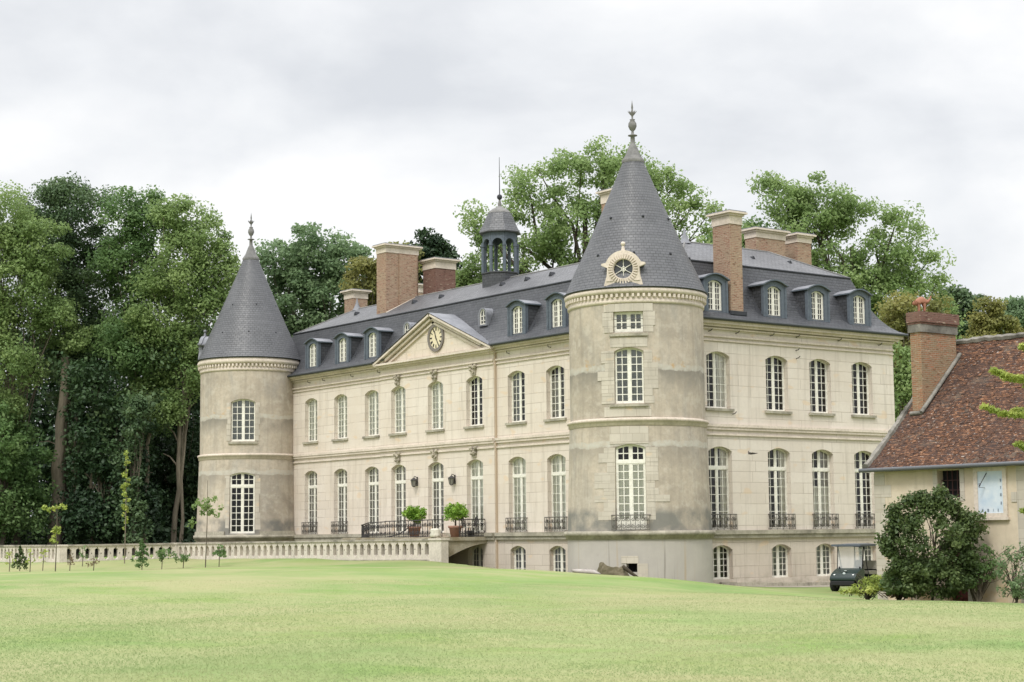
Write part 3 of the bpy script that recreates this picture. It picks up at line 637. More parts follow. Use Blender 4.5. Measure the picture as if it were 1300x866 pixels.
def surround(mb, Mf, UC, w_, z0, z1, widths, prob=1):
    z = z0; sides = {-1: MB(), 1: MB()}
    while z < z1-.05:
        h = min(r_.uniform(.26, .4), z1-z)
        for s in (-1, 1):
            e = r_.choice(widths)
            a, b_ = sorted((UC+s*(w_/2+.004), UC+s*(w_/2+e))); patch(sides[s], Mf, a, b_, z+.004, z+h-.004, r_.choice((.016, .020, .026)))
        z += h
    for s in (-1, 1): sides[s].build('window_surround', M['quoin'], CH)
for a_ in ((1.24, .45, 3.35, (.35, .5, .75, .95)), (1.24, 5.13, 7.28, (.35, .42, .6, .78)), (1.26, 8.02, 8.86, (.42, .5))):
    q = MB(); surround(q, Mf1, UC, *a_)
for a_ in ((UC-1.05, UC+1.05, 8.87, 9.19, .03), (UC-.78, UC+.78, 7.42, 7.80, .02), (UC-1.1, UC+.9, 4.60, 5.0, .02), (UC-.85, UC+.75, 3.50, 4.20, .02)): q = MB(); patch(q, Mf1, *a_); q.build('lintel_stone', M['quoin'], CH)
q = MB(); patch(q, Mf1, UC-.80, UC+.80, 7.86, 7.97, .09); q.build('window_sill', M['ledge'], CH); q = MB(); patch(q, Mf1, UC-.84, UC+.80, 5.0, 5.09, .10); q.build('window_sill', M['ledge'], CH)
q = MB(); patch(q, Mf1, UC-.40, UC+.26, -1.27, -.98, .02); q.build('vent_surround', M['quoin'], CH); q = MB(); patch(q, Mf1, UC+.22, UC+.62, -2.0, -1.28, .02); q.build('vent_surround', M['quoin'], CH)
q = MB(); UC2 = A2*R0_
patch(q, Mf2, UC2-.84, UC2+.84, 5.08, 5.2, .08); q.build('window_sill', M['ledge'], CH)
surround(None, Mf2, UC2, 1.42, .3, 3.3, (.22, .3)); surround(None, Mf2, UC2, 1.42, 5.25, 7.4, (.2, .26))
q = MB(); patch(q, Mf2, UC2-3.6, UC2-.95, -.0, .22, .12); q.build('tower_foot_course', M['ledge'], CH); q = MB(); patch(q, Mf2, UC2+.95, UC2+3.2, -.0, .22, .12); q.build('tower_foot_course', M['ledge'], CH)
# window guard bars of the small window, balcony of the door
n1_ = Vector((math.cos(A1), math.sin(A1), 0)); t1_ = Vector((-n1_.y, n1_.x, 0)); c1 = Vector((*TC1, 0))
b = MB()
for z in (8.25, 8.55): b.tube([c1+n1_*(TR+.0)-t1_*.62+Vector((0, 0, z)), c1+n1_*(TR+.0)+t1_*.62+Vector((0, 0, z))], .014, 4)
b.build('guard_bar', M['rustiron'], CH)
b = MB(); 
def T(x, y, z): return c1+n1_*y+t1_*x+Vector((0, 0, z))
o = MB(); rail_panel(o, -.76, .76, .62); o.box(-.78, .78, -.02, .02, .60, .64); o.box(-.78, .78, -.015, .015, .03, .055)
o.box(-.78, -.75, 0, .3, .60, .64); o.box(.75, .78, 0, .3, .60, .64)
ob_ = o.build('balcony_railing', M['rustiron'], None); ob_.parent = CH; ob_.location = T(0, 3.08, .02)-WL(CH); ob_.rotation_euler[2] = A1+PI/2
b = MB(); b.tube([T(-.8, 3.0, 1.0), T(-.8, 3.12, 1.0)], .02, 4)

# oculus dormers on the cones
def oculus(cx, cy, ang, mt='trimlight'):
    n = Vector((math.cos(ang), math.sin(ang), 0)); t = Vector((-n.y, n.x, 0)); c = Vector((cx, cy, 0))
    O = c+n*2.88+Vector((0, 0, 9.93 if mt == 'trimlight' else 10.1)); b = MB(); ZO = .68
    out = [(-.80, 0), (.80, 0), (.76, .16), (.68, .42), (.66, .74), (.90, .84), (.90, .92), (.72, .95)]+[(.76*math.cos(a), ZO+.76*math.sin(a)) for a in [PI*k/18 for k in range(3, 16)]]+[(-.72, .95), (-.90, .92), (-.90, .84), (-.66, .74), (-.68, .42), (-.76, .16)]
    hole = [(.40*math.cos(2*PI*k/24), ZO+.40*math.sin(2*PI*k/24)) for k in range(24)]
    b.prism(out, O, t, (0, 0, 1), -n, .20, holes=[hole])
    for k in range(32):
        a = 2*PI*k/32; d = t*math.cos(a)+Vector((0, 0, 1))*math.sin(a); e = t*-math.sin(a)+Vector((0, 0, 1))*math.cos(a)
        b.obox(O+Vector((0, 0, ZO))+d*.52+n*.012, d*.095, e*.024, n*.04)
    for s in (-1, 1): b.obox(O+t*s*.56+Vector((0, 0, .20))+n*.01, t*.13, (0, 0, .02), n*.02)
    b.sphere(O+Vector((0, 0, 1.72))-n*.1, .10, 8); b.tube([O+Vector((0, 0, 1.42))-n*.1, O+Vector((0, 0, 1.66))-n*.1], [.09, .045], 6)
    b.build('oculus_dormer', M[mt], CH)
    b = MB(); back = [(x*.9, z*.98) for x, z in out]; b.prism(back, O-n*.2, t, (0, 0, 1), -n, .95); b.build('dormer_cheeks', M['zinc'], CH)
    b = MB(); b.prism([(.42*math.cos(2*PI*k/20), ZO+.42*math.sin(2*PI*k/20)) for k in range(20)], O-n*.16, t, (0, 0, 1), -n, .01); b.build('oculus_pane', mat('dark_oculus_glass', (.04, .045, .05), .15, .6), CH)
    b = MB()
    for k in range(3): a = PI*k/3+PI/6; d = t*math.cos(a)+Vector((0, 0, 1))*math.sin(a); b.tube([O+Vector((0, 0, ZO))-n*.11-d*.41, O+Vector((0, 0, ZO))-n*.11+d*.41], .018, 4)
    b.tube([O+Vector((0, 0, ZO))-n*.11+t*(.09*math.cos(a))+Vector((0, 0, .09*math.sin(a))) for a in [2*PI*k/12 for k in range(13)]], .018, 4)
    b.build('oculus_frame', M['white'], CH)
oculus(*TC1, rad(-50.5)); oculus(*TC2, rad(-138), 'zinc')

# ---------- mansard roof
FP = [(0, 0), (0, WD), (-8, WD), (-8, 8), (-28.4, 8), (-28.4, WD), (-L, WD), (-L, 0)]
def inset(d):
    r = []; n = len(FP)
    for i in range(n):
        p, q_, s = Vector(FP[i-1]), Vector(FP[i]), Vector(FP[(i+1) % n])
        e1 = (q_-p).normalized(); e2 = (s-q_).normalized(); n1v = Vector((-e1.y, e1.x)); n2v = Vector((-e2.y, e2.x))
        r.append(q_+n1v*d+n2v*d)
    return r
prof = [(-.50, 9.0), (-.22, 9.13), (.08, 9.36), (.38, 9.72), (.70, 10.25), (1.0, 10.92), (1.3, 11.70)]
b = MB(); prev = None
for (d, z) in prof:
    lp = [(*p, z) for p in inset(d)]
    if prev:
        n = len(lp)
        for i in range(n):
            j = (i+1) % n; e = (Vector(FP[j])-Vector(FP[i])).normalized()
            us = [Vector(prev[1][i][:2]).dot(e), Vector(prev[1][j][:2]).dot(e), Vector(lp[j][:2]).dot(e), Vector(lp[i][:2]).dot(e)]; va = prev[0]; vb = va+math.hypot(d-prev[2], z-prev[3])
            if i == 7 and d < .1:      # the eaves stop on both sides of the pediment
                A, B, C_, D_ = [Vector(v) for v in (prev[1][i], prev[1][j], lp[j], lp[i])]
                for xa, xb in ((None, -22.5), (-13.95, None)):
                    lo = (A, D_) if xa is None else (Vector((xa, A.y, A.z)), Vector((xa, D_.y, D_.z))); hi = (B, C_) if xb is None else (Vector((xb, B.y, B.z)), Vector((xb, C_.y, C_.z)))
                    b.add([lo[0], hi[0], hi[1], lo[1]], [(0, 1, 2, 3)], [[(lo[0].x, va), (hi[0].x, va), (hi[1].x, vb), (lo[1].x, vb)]])
                continue
            b.add([prev[1][i], prev[1][j], lp[j], lp[i]], [(0, 1, 2, 3)], [[(us[0], va), (us[1], va), (us[2], vb), (us[3], vb)]])
        prev = (vb, lp, d, z)
    else: prev = (0, lp, d, z)
b.build('mansard_roof', M['slate'], CH)
b = MB(); ZB, ZR = 11.70, 13.10; I = [(*p, ZB) for p in inset(1.3)]
Rr = [(-4, 4, ZR), (-4, 9.28, ZR), (-32.4, 9.28, ZR), (-32.4, 4, ZR)]
b.add([I[0], I[1], Rr[1], Rr[0]], [(0, 1, 2, 3)]); b.add([I[7], I[0], Rr[0], Rr[3]], [(0, 1, 2, 3)]); b.add([I[6], I[7], Rr[3], Rr[2]], [(0, 1, 2, 3)])
b.add([I[1], I[2], Rr[1]], [(0, 1, 2)]); b.add([I[2], I[3], Rr[0], Rr[1]], [(0, 1, 2, 3)]); b.add([I[3], I[4], Rr[3], Rr[0]], [(0, 1, 2, 3)]); b.add([I[4], I[5], Rr[2], Rr[3]], [(0, 1, 2, 3)]); b.add([I[5], I[6], Rr[2]], [(0, 1, 2)])
b.build('upper_roof', M['slate_up'], CH)
b = MB()
for i, j in ((7, 0), (0, 1), (1, 2)):
    p, q_ = Vector(I[i]), Vector(I[j]); b.tube([p+Vector((0, 0, .0)), q_+Vector((0, 0, .0))], .055, 6)
b.build('roof_break_flashing', M['darklead'], CH)
b = MB()
for p, q_ in ((Rr[0], Rr[3]), (Rr[0], Rr[1]), (Rr[1], I[1]), (Rr[0], I[0]), (Rr[3], I[7])): b.tube([p, q_], .05, 6)
b.build('ridge_capping', M['lead'], CH)
b = MB()
E0 = inset(-.50)
for p, q_ in ((E0[7], (-23.55, -.5)), ((-12.9, -.5), E0[0]), (E0[0], E0[1])):
    p, q_ = Vector((*p, 8.955)), Vector((*q_, 8.955)); b = MB(); b.tube([p, q_], .065, 8)
    d = (q_-p).normalized(); n = Vector((d.y, -d.x, 0)); b.obox((p+q_)/2-n*.27+Vector((0, 0, -.03)), d*((q_-p).length/2), n*.25, (0, 0, .018)); b.build('gutter', M['gutter'], CH)
for x, y in ((-4, 4.0), (-32.4, 4.0)):
    b = MB(); b.lathe([(.30, 13.0), (.20, 13.16), (.09, 13.42), (.02, 13.72), (0, 13.75)], 8, (x, y)); b.build('roof_finial', M['zinc'], CH)
# vents on the upper roof
for x in (-30.6, -24.6, -22.0, -16.5, -14.4, -12.4, -10.2):
    y = 2.9; z = ZB+.5*(y-1.3)+.02; b = MB(); b.prism([(-.13, 0), (.13, 0), (0, .2)], (x, y-.15, z-.04), (1, 0, 0), (0, 0, 1), (0, 1, 0), .3); b.build('roof_vent', M['darklead'], CH)
for y in (4.8, 7.0, 9.4):
    b = MB(); b.prism([(-.13, 0), (.13, 0), (0, .2)], (-2.6, y, ZB+.62), (0, 1, 0), (0, 0, 1), (-1, 0, 0), .3); b.build('roof_vent', M['darklead'], CH)

# ---------- dormers (local: x across, y inwards, origin at front bottom centre)
def dormer(loc, rz, cur=()):
    z0, w_, h = 0, 1.36, 1.50
    d = MB(); op = OP(0, .84, .04, 1.40, .16)
    out = [(-w_/2, 0), (w_/2, 0), (w_/2, 1.42)]+[(w_/2-w_*k/10, 1.42+.20*math.sin(PI*k/10)) for k in range(1, 10)]+[(-w_/2, 1.42)]
    hole = [(-.42, .04), (.42, .04)]+[(.42-.84*k/8, arch(.42-.84*k/8, op)) for k in range(9)]
    d.prism(out, (0, 0, 0), (1, 0, 0), (0, 0, 1), (0, 1, 0), .16, holes=[hole])
    for s in (-1, 1): d.box(s*.66-.05, s*.66+.05, -.04, .02, 0, 1.40)
    fr = lpart(d, 'dormer_casing', M['casing'], CH); fr.location = Vector(loc)-WL(CH); fr.rotation_euler[2] = rz
    ck = MB(); ck.box(-w_/2+.04, w_/2-.04, .159, 1.15, -.1, 1.44); ck = lpart(ck, 'dormer_cheeks', M['slate'], fr)
    rf = MB(); n = 12; W2 = w_/2+.09
    def hood(x, y): return 1.46+.24*math.cos(PI/2*min(1, abs(x)/W2))+.0
    for k in range(n):
        xa, xb = -W2+2*W2*k/n, -W2+2*W2*(k+1)/n
        for (ya, yb) in ((-.12, 1.0),):
            va = [(xa, ya, hood(xa, 0)), (xb, ya, hood(xb, 0)), (xb, yb, hood(xb, 0)), (xa, yb, hood(xa, 0))]
            rf.add(va, [(0, 1, 2, 3)], sm=True); rf.add([(x, y, z-.06) for x, y, z in va], [(3, 2, 1, 0)], sm=True)
            rf.add([va[0], va[1], (xb, ya, hood(xb, 0)-.06), (xa, ya, hood(xa, 0)-.06)], [(3, 2, 1, 0)], mi=1)
    rf.box(-W2, -W2+.03, -.12, .9, 1.40, 1.459, mi=1); rf.box(W2-.03, W2, -.12, .9, 1.40, 1.459, mi=1)
    lpart(rf, 'dormer_hood', [M['zinc'], M['casing']], fr)
    fl = MB()
    for s in (-1, 1): fl.add([(s*.70, -.0, -.02), (s*1.05, .0, -.04), (s*.70, .75, 1.0)], [(0, 1, 2), (2, 1, 0)])
    lpart(fl, 'side_flashing', M['darklead'], fr)
    fm, gm = win_meshes(.84, 1.36, .16, (5,), None, fat=.9)
    f = bpy.data.objects.new('window', fm); COL.objects.link(f); f.parent = fr; f.location = (0, .13, .04)
    bk = MB(); bk.box(-.5, .5, .30, .32, 0, 1.4); lpart(bk, 'dormer_interior', M['dim_curtain'] if not cur else M[cur], fr)
    gl = MB(); gl.add([(x, .142, z) for x, z in hole], [tuple(range(len(hole)))]); lpart(gl, 'pane', M['glass'], fr)
for x, c in ((-30.72, 0), (-27.48, 0), (-24.42, 0), (-11.5, 0), (-8.45, 'cream_curtain'), (-5.4, 0)): dormer((x, .02, 9.30), 0, c)
for y in (2.08, 5.65, 8.40, 11.15): dormer((-.02, y, 9.30), PI/2, 'grey_curtain' if y > 8 else 0)
for x in (-21.8, -15.0):
    d = MB(); out = [(-.36, 0), (.36, 0)]+[(.36*math.cos(a), .55+.36*math.sin(a)) for a in [PI*k/10 for k in range(11)]]; hole = [(x_*.68, .08+z_*.84) for x_, z_ in out]
    d.prism(out, (x, .52, 10.12), (1, 0, 0), (0, 0, 1), (0, 1, 0), .9, holes=[hole]); fr = d.build('small_dormer', M['zinc'], CH)
    d = MB(); d.prism(hole, (x, .62, 10.12), (1, 0, 0), (0, 0, 1), (0, 1, 0), .02); d.build('pane', mat('small_dormer_glass', (.05, .055, .06), .15, .6), fr)
    fr.children[0].location = (0, 0, 0)
    d = MB()
    d.box(x-.018, x+.018, .58, .62, 10.2, 10.98); 
    for z in (10.4, 10.62): d.box(x-.24, x+.24, .58, .615, z-.016, z+.016)
    d.prism(hole, (x, .56, 10.12), (1, 0, 0), (0, 0, 1), (0, 1, 0), .05, holes=[[(a*.8, .06+c*.88) for a, c in hole]])
    w3 = d.build('window', M['white'], fr); w3.location = (0, 0, 0)

# ---------- pediment and clock
PX0, PX1, PXM, PZ0, PZ1 = -23.50, -12.95, -18.20, 8.86, 11.02
b = MB(); b.prism([(PX0+.4, PZ0), (PX1-.4, PZ0), (PXM, PZ1-.12)], (0, AV-.03, 0), (1, 0, 0), (0, 0, 1), (0, 1, 0), .3); b.build('tympanum', M['tymp'], CH)
b = MB()
def beam(p, q_, w0, w1, z0, z1, xo=0):
    p = Vector(p); q_ = Vector(q_); d = (q_-p); ln = d.length; d.normalize(); n = Vector((-d.z, 0, d.x)); n = n if n.z > 0 else -n
    b.obox((p+q_)/2+n*(z0+z1)/2+Vector((0, (w0+w1)/2, 0)), d*(ln/2), (0, (w1-w0)/2, 0), n*((z1-z0)/2))
for (x0_, s) in ((PX0, 1), (PX1, -1)):
    beam((x0_, 0, PZ0+.02), (PXM+.02*s, 0, PZ1), -.52, .1, -.10, .0); beam((x0_+.15*s, 0, PZ0+.02), (PXM+.02*s, 0, PZ1-.06), -.38, .1, -.22, -.10); beam((x0_+.35*s, 0, PZ0+.02), (PXM+.02*s, 0, PZ1-.14), -.26, .1, -.34, -.22)
b.box(PX0, PX1, -.50, -.02, PZ0-.10, PZ0+.0); b.box(PX0+.1, PX1-.1, -.36, -.02, PZ0-.20, PZ0-.10); b.box(PX0+.15, PX1-.15, -.22, -.02, PZ0-.28, PZ0-.20)
b.build('pediment_cornice', M['trimlight'], CH)
b = MB()
for (xa, s) in ((PX0-.02, -1), (PX1+.02, 1)):
    # roof plane of the pediment running back into the mansard
    n_ = 8
    vs = [(xa, -.55, PZ0+.06), (PXM, -.55, PZ1+.05), (PXM, 1.15, PZ1+.05), (xa, -.30, PZ0+.06)]
    b.add(vs, [(0, 1, 2, 3) if s < 0 else (3, 2, 1, 0)])
b.build('pediment_roof', M['zinc'], CH)
cl = MB(); CX, CZ, CY = -18.02, 9.80, AV-.06
cl.prism([(.56*math.cos(2*PI*k/32), .56*math.sin(2*PI*k/32)) for k in range(32)], (CX, CY, CZ), (1, 0, 0), (0, 0, 1), (0, 1, 0), .05)
clk = cl.build('clock_face', M['clockface'], CH)
def under(o, par):   # world-coordinate mesh placed under a part whose own offset equals the root's
    o.parent = par; o.location = (0, 0, 0); return o
cl = MB(); cl.prism([(.72*math.cos(2*PI*k/32), .72*math.sin(2*PI*k/32)) for k in range(32)], (CX, CY-.05, CZ), (1, 0, 0), (0, 0, 1), (0, 1, 0), .14, holes=[[(.56*math.cos(2*PI*k/32), .56*math.sin(2*PI*k/32)) for k in range(32)]]); under(cl.build('clock_ring', M['bronze']), clk)
NUM = ['XII', 'I', 'II', 'III', 'IIII', 'V', 'VI', 'VII', 'VIII', 'IX', 'X', 'XI']
def roman(mb, txt, O, ax, ay, nrm, h=.13, th=.011, gap=.034):
    O = Vector(O); ax = Vector(ax); ay = Vector(ay); nrm = Vector(nrm)
    wd = {'I': .4, 'V': 1.3, 'X': 1.3}; tot = sum(wd[c] for c in txt)*gap; x = -tot/2
    def st(x0, y0, x1, y1):
        p = O+ax*x0+ay*y0; q_ = O+ax*x1+ay*y1; d = (q_-p); l = d.length; d.normalize(); mb.obox((p+q_)/2, d*l/2, d.cross(nrm)*th, nrm*.004)
    for c in txt:
        k = wd[c]*gap; xm = x+k/2
        if c == 'I': st(xm, -h/2, xm, h/2)
        if c == 'V': st(x+.2*k, h/2, xm, -h/2); st(x+.8*k, h/2, xm, -h/2)
        if c == 'X': st(x+.15*k, h/2, x+.85*k, -h/2); st(x+.85*k, h/2, x+.15*k, -h/2)
        x += k
cl = MB()
for i, t in enumerate(NUM):
    a = PI/2-2*PI*i/12; d = Vector((math.cos(a), 0, math.sin(a))); e_ = Vector((math.sin(a), 0, -math.cos(a)))
    roman(cl, t, Vector((CX, CY-.008, CZ))+d*.44, e_, d, (0, -1, 0), h=.17, th=.013, gap=.042)
under(cl.build('numerals', M['black']), clk)
cl = MB()
for (a, ln, wd) in ((rad(90+20), .38, .026), (rad(90-150), .46, .02)):
    d = Vector((math.cos(a), 0, math.sin(a))); cl.obox(Vector((CX, CY-.022, CZ))+d*(ln/2-.06), d*(ln/2+.06), Vector((-d.z, 0, d.x))*wd, (0, .006, 0))
cl.sphere((CX, CY-.025, CZ), .045, 8, (1, .4, 1)); under(cl.build('clock_hands', M['black']), clk)

# ---------- chimneys
def chimney(x0, x1, y0, y1, zb, zt, capz=.62, mt='brick', col=.42, off=0):
    b = MB(); b.box(x0, x1, y0, y1, zb, zt-capz); 
    if off: b.box(x0+.02, x1+off, y0+(y1-y0)*.10, y0+(y1-y0)*.50, zb, zt-capz-.001)
    br = b.build('chimney', M[mt], CH)
    c = MB(); e = .03; c.box(x0-e, x1+e+off, y0-e, y1+e, zt-capz, zt-.17); c.box(x0-.10, x1+.10+off, y0-.10, y1+.10, zt-.168, zt-.08); c.box(x0-.2, x1+.2+off, y0-.2, y1+.2, zt-.08, zt)
    under(c.build('chimney_cap', M['trimlight']), br)
    c = MB(); c.box(x0-.16, x1+.16+off, y0-.16, y1+.16, zt, zt+.05); under(c.build('chimney_top', M['zinc']), br)
    return br
chimney(-27.25, -26.3, 2.11, 4.25, 11.9, 15.95, .46, off=.0)
b = MB(); b.box(-26.301, -26.20, 2.95, 4.1, 12.3, 15.44); b.build('chimney_pilaster', M['brick'], CH)
chimney(-26.55, -25.3, 4.75, 6.1, 12.4, 15.25, .55, 'brick_dark')
chimney(-35.3, -34.3, 4.9, 5.9, 11.9, 14.55, .50)
chimney(-35.6, -34.6, 9.9, 11.0, 11.0, 15.3, .50)
C4 = chimney(-1.05, .02, 2.97, 3.68, 9.2, 13.78, .54)
chimney(-5.35, -4.6, 9.15, 11.1, 12.0, 14.33, .44); chimney(-5.9, -4.7, 12.05, 13.0, 10.0, 14.35, .42)
chimney(-10.6, -9.5, 4.6, 5.8, 12.0, 16.55, .6)
# base flashings
b = MB(); b.box(-1.15, .12, 2.85, 3.80, 9.25, 9.42); b.build('chimney_flashing', M['darklead'], CH)
b = MB(); b.tube([(-26.2, 2.05, 12.10), (-26.2, 4.0, 13.08)], .035, 4); b.tube([(-5.2, 9.05, 13.02), (-4.5, 9.05, 12.98), (-4.5, 11.2, 12.98)], .04, 4); b.build('mortar_fillet', M['trimlight'], CH)

# ---------- bell lantern on the ridge
LX, LY = -18.2, 4.0; n8 = lambda r, z, off=PI/8: [(LX+r*math.cos(off+k*PI/4), LY+r*math.sin(off+k*PI/4), z) for k in range(8)]
def oct_loft(b, prof, mi=0):
    for (r0, z0), (r1, z1) in zip(prof, prof[1:]):
        a, c = n8(r0, z0), n8(r1, z1)
        for k in range(8): b.add([a[k], a[(k+1) % 8], c[(k+1) % 8], c[k]], [(0, 1, 2, 3)], mi=mi)
b = MB(); oct_loft(b, [(.97, 12.2), (.97, 13.35), (1.02, 13.35), (1.02, 13.42), (.8, 13.43)]); b.build('lantern_base', M['slate'], CH)
b = MB(); ZA, ZT_ = 13.42, 15.55
PT = n8(.92, 0)
for k in range(8):
    p = Vector((PT[k][0], PT[k][1], 0)); b.tube([p+Vector((0, 0, ZA)), p+Vector((0, 0, 15.0))], .09, 8); b.tube([p+Vector((0, 0, 14.78)), p+Vector((0, 0, 14.84))], .125, 8)
    q_ = Vector((PT[(k+1) % 8][0], PT[(k+1) % 8][1], 0)); mid = (p+q_)/2; e = (q_-p); hl = e.length/2; e.normalize(); nn = Vector((mid.x-LX, mid.y-LY, 0)).normalized()
    a_ = hl-.07; poly = [(-hl, 14.85), (-a_, 14.85)]+[(-a_*math.cos(t), 14.85+a_*1.15*math.sin(t)) for t in [PI*j/10 for j in range(1, 10)]]+[(a_, 14.85), (hl, 14.85), (hl, 15.55), (-hl, 15.55)]
    b.prism(poly, mid+nn*.02, e, (0, 0, 1), -nn, .12)
b.build('lantern_arcade', M['casing'], CH)
b = MB(); oct_loft(b, [(.9, 15.48), (1.12, 15.50), (1.13, 15.55), (.96, 15.86), (.80, 16.22), (.62, 16.60)]); b.build('lantern_roof', M['slate_cone'], CH)
b = MB(); oct_loft(b, [(.64, 16.59), (.56, 16.70), (.32, 16.86), (.14, 16.94), (.09, 17.0)]); b.lathe([(.09, 16.95), (.10, 17.1), (.06, 17.25), (.04, 17.4)], 8, (LX, LY)); b.build('lantern_cap', M['lead'], CH)
b = MB(); b.sphere((LX, LY, 17.47), .15, 10); b.tube([(LX, LY, 17.5), (LX, LY, 19.6)], [.03, .012], 5); b.build('lightning_rod', M['darklead'], CH)

# ================================================================== TERRAIN
CP = []   # X, Y, Z
def cp(a, d, z): v = Vector((CAM.x, CAM.y, 0))+FW*d+RT*a; CP.append((v.x, v.y, z))
for d in (-60, -10, 12, 25, 40):
    for a in (-1.1, -.4, 0, .4, 1.1): cp(a*max(d, 25)*.5, d, -1.66-.0035*max(d, 0)*(a+.4)*.6 if d > 0 else -1.7)
for x, y, z in ((-14.5, -3.6, -1.22), (-26, -4.9, -1.23), (-36, -6.1, -1.26), (-36, -9.5, -1.30), (-36, -13, -1.38), (-45, -13, -1.40), (-58, -13, -1.40), (-45, -8, -1.3),
                (-30, -14.3, -1.62), (-24, -18.5, -1.60), (-38, -17, -1.66), (-20, -12, -1.52), (-26, -9, -1.58), (-16, -6.5, -1.42), (-8, -6, -1.48), (-2, -7.6, -1.50), (2.5, -7.8, -1.50), (5.0, -6.5, -1.68), (6.2, -4, -1.98),
                (0, 2, -2.40), (0, 8, -2.43), (0, 13, -2.42), (3, 3, -2.38), (5, 6, -2.45), (7, 2.5, -2.42), (10, .5, -2.60), (16.5, .5, -2.58), (12, -2, -2.55), (16, -3, -2.5), (22, 0, -2.55), (25, 10, -2.5), (12, 12, -2.5), (0, 25, -2.4),
                (-20, 20, -2.0), (-45, 10, -.9), (-60, 0, -.8), (-80, 20, .5), (-60, 50, 0), (-20, 60, 0), (30, 60, -1), (-90, -20, -.8), (-60, -40, -1.5), (-30, -45, -1.7)): CP.append((x, y, z))
CPa = np.array(CP)
def tps(r): return np.where(r > 0, r*r*np.log(r+1e-9), 0)
nC = len(CPa); K = tps(np.linalg.norm(CPa[:, None, :2]-CPa[None, :, :2], axis=2))+np.eye(nC)*6.0
Pm = np.c_[np.ones(nC), CPa[:, :2]]; A_ = np.block([[K, Pm], [Pm.T, np.zeros((3, 3))]]); sol = np.linalg.solve(A_, np.r_[CPa[:, 2], 0, 0, 0])
MOAT = [(-44, -12.2), (-36.6, -12.2), (-36.6, -5.45), (-14.4, -3.05), (-13.6, -3.15), (-9.5, -4.2), (-4.5, -4.9), (-1, -5.6), (2.2, -5.6), (3.5, -4.2), (3.1, -1.6), (1.9, .3), (0.4, 1.1), (-3, 4), (-30, 4), (-44, 5)]
def moat_sd(X, Y):
    inside = np.zeros(X.shape, bool); dist = np.full(X.shape, 1e9); n = len(MOAT)
    for i in range(n):
        x0, y0 = MOAT[i]; x1, y1 = MOAT[(i+1) % n]
        c = ((y0 > Y) != (y1 > Y)) & (X < (x1-x0)*(Y-y0)/((y1-y0) or 1e-9)+x0); inside ^= c
        dx, dy = x1-x0, y1-y0; t = np.clip(((X-x0)*dx+(Y-y0)*dy)/(dx*dx+dy*dy), 0, 1); dist = np.minimum(dist, np.hypot(X-x0-t*dx, Y-y0-t*dy))
    return np.where(inside, dist, -dist)
def H(X, Y, moat=True):
    X = np.asarray(X, float); Y = np.asarray(Y, float); xc = np.clip(X, -95, 60); yc = np.clip(Y, -70, 65)
    q = np.stack([xc.ravel(), yc.ravel()], 1); z = tps(np.linalg.norm(q[:, None]-CPa[None, :, :2], axis=2))@sol[:nC]+sol[nC]+q@sol[nC+1:]
    z = z.reshape(X.shape); z = z+.03*np.sin(X*.35+1)*np.sin(Y*.42+.5)+.02*np.sin(X*.9+Y*.6)
    if moat:
        sd_ = moat_sd(X, Y); k = np.clip(sd_/1.3, 0, 1); k = k*k*(3-2*k); z = z+(np.minimum(z, -3.25)-z)*k
    return z
def h1(x, y): return float(H(np.array([x]), np.array([y]))[0])
gx = np.concatenate([-95-np.geomspace(4, 3000, 22)[::-1], np.arange(-95, -46, 2.0), np.arange(-46, 26, .5), np.arange(26, 66, 1.5), 66+np.geomspace(4, 3000, 22)])
gy = np.concatenate([-75-np.geomspace(4, 3000, 22)[::-1], np.arange(-75, -20, 1.25), np.arange(-20, 6, .42), np.arange(6, 70, 2.0), 70+np.geomspace(4, 3000, 22)])
GX, GY = np.meshgrid(gx, gy); GZ = H(GX, GY); nx, ny = len(gx), len(gy)
me = bpy.data.meshes.new('lawn'); vs = np.stack([GX.ravel(), GY.ravel(), GZ.ravel()], 1)
ii = (np.arange(ny-1)[:, None]*nx+np.arange(nx-1)[None]).ravel(); fs = np.stack([ii, ii+1, ii+nx+1, ii+nx], 1)
me.from_pydata(vs.tolist(), [], fs.tolist()); me.polygons.foreach_set('use_smooth', [True]*len(fs)); me.materials.append(M['grass'])
lawn = bpy.data.objects.new('lawn', me); COL.objects.link(lawn); tag(lawn, 'mown lawn of patchy yellow-green grass rising gently towards the chateau', 'lawn', kind='structure')
# gravel strip along the side wall
b = MB(); ys = [1.4+k*.8 for k in range(18)]
for a, c in zip(ys, ys[1:]):
    q = [(0.0, a), (1.5, a), (1.5, c), (0.0, c)]; b.add([(x, y, h1(x, y)+.012) for x, y in q], [(0, 1, 2, 3)])
tag(b.build('gravel_path', M['gravel']), 'narrow grey gravel strip at the foot of the side wall', 'path', kind='structure')
b = MB(); q = [(0.02, 1.9+k*.9) for k in range(13)]
for (x, a), (_, c) in zip(q, q[1:]): b.box(0.0, .16, a, c-.02, -3, h1(.3, (a+c)/2)+.16)
b.build('plinth_kerb', M['ledge'], CH)

# floor of the wood: dark sheet, the trees' shade is put into its colour
fx = np.arange(-110, -43.9, 2.5); fy = np.concatenate([np.arange(-12.0, 6, 2.0), np.arange(6, 60, 4.0)]); b = MB()
FZ = {(i, j): h1(x, y)+.03 for i, x in enumerate(fx) for j, y in enumerate(fy)}
for i in range(len(fx)-1):
    for j in range(len(fy)-1): b.add([(fx[i], fy[j], FZ[i, j]), (fx[i+1], fy[j], FZ[i+1, j]), (fx[i+1], fy[j+1], FZ[i+1, j+1]), (fx[i], fy[j+1], FZ[i, j+1])], [(0, 1, 2, 3)])
tag(b.build('wood_floor', trimstone('shade_dark_litter', (.05, .045, .028), (.022, .03, .014), .8)), 'leaf litter under the trees of the wood, with their shade put into its colour', 'ground', kind='structure')
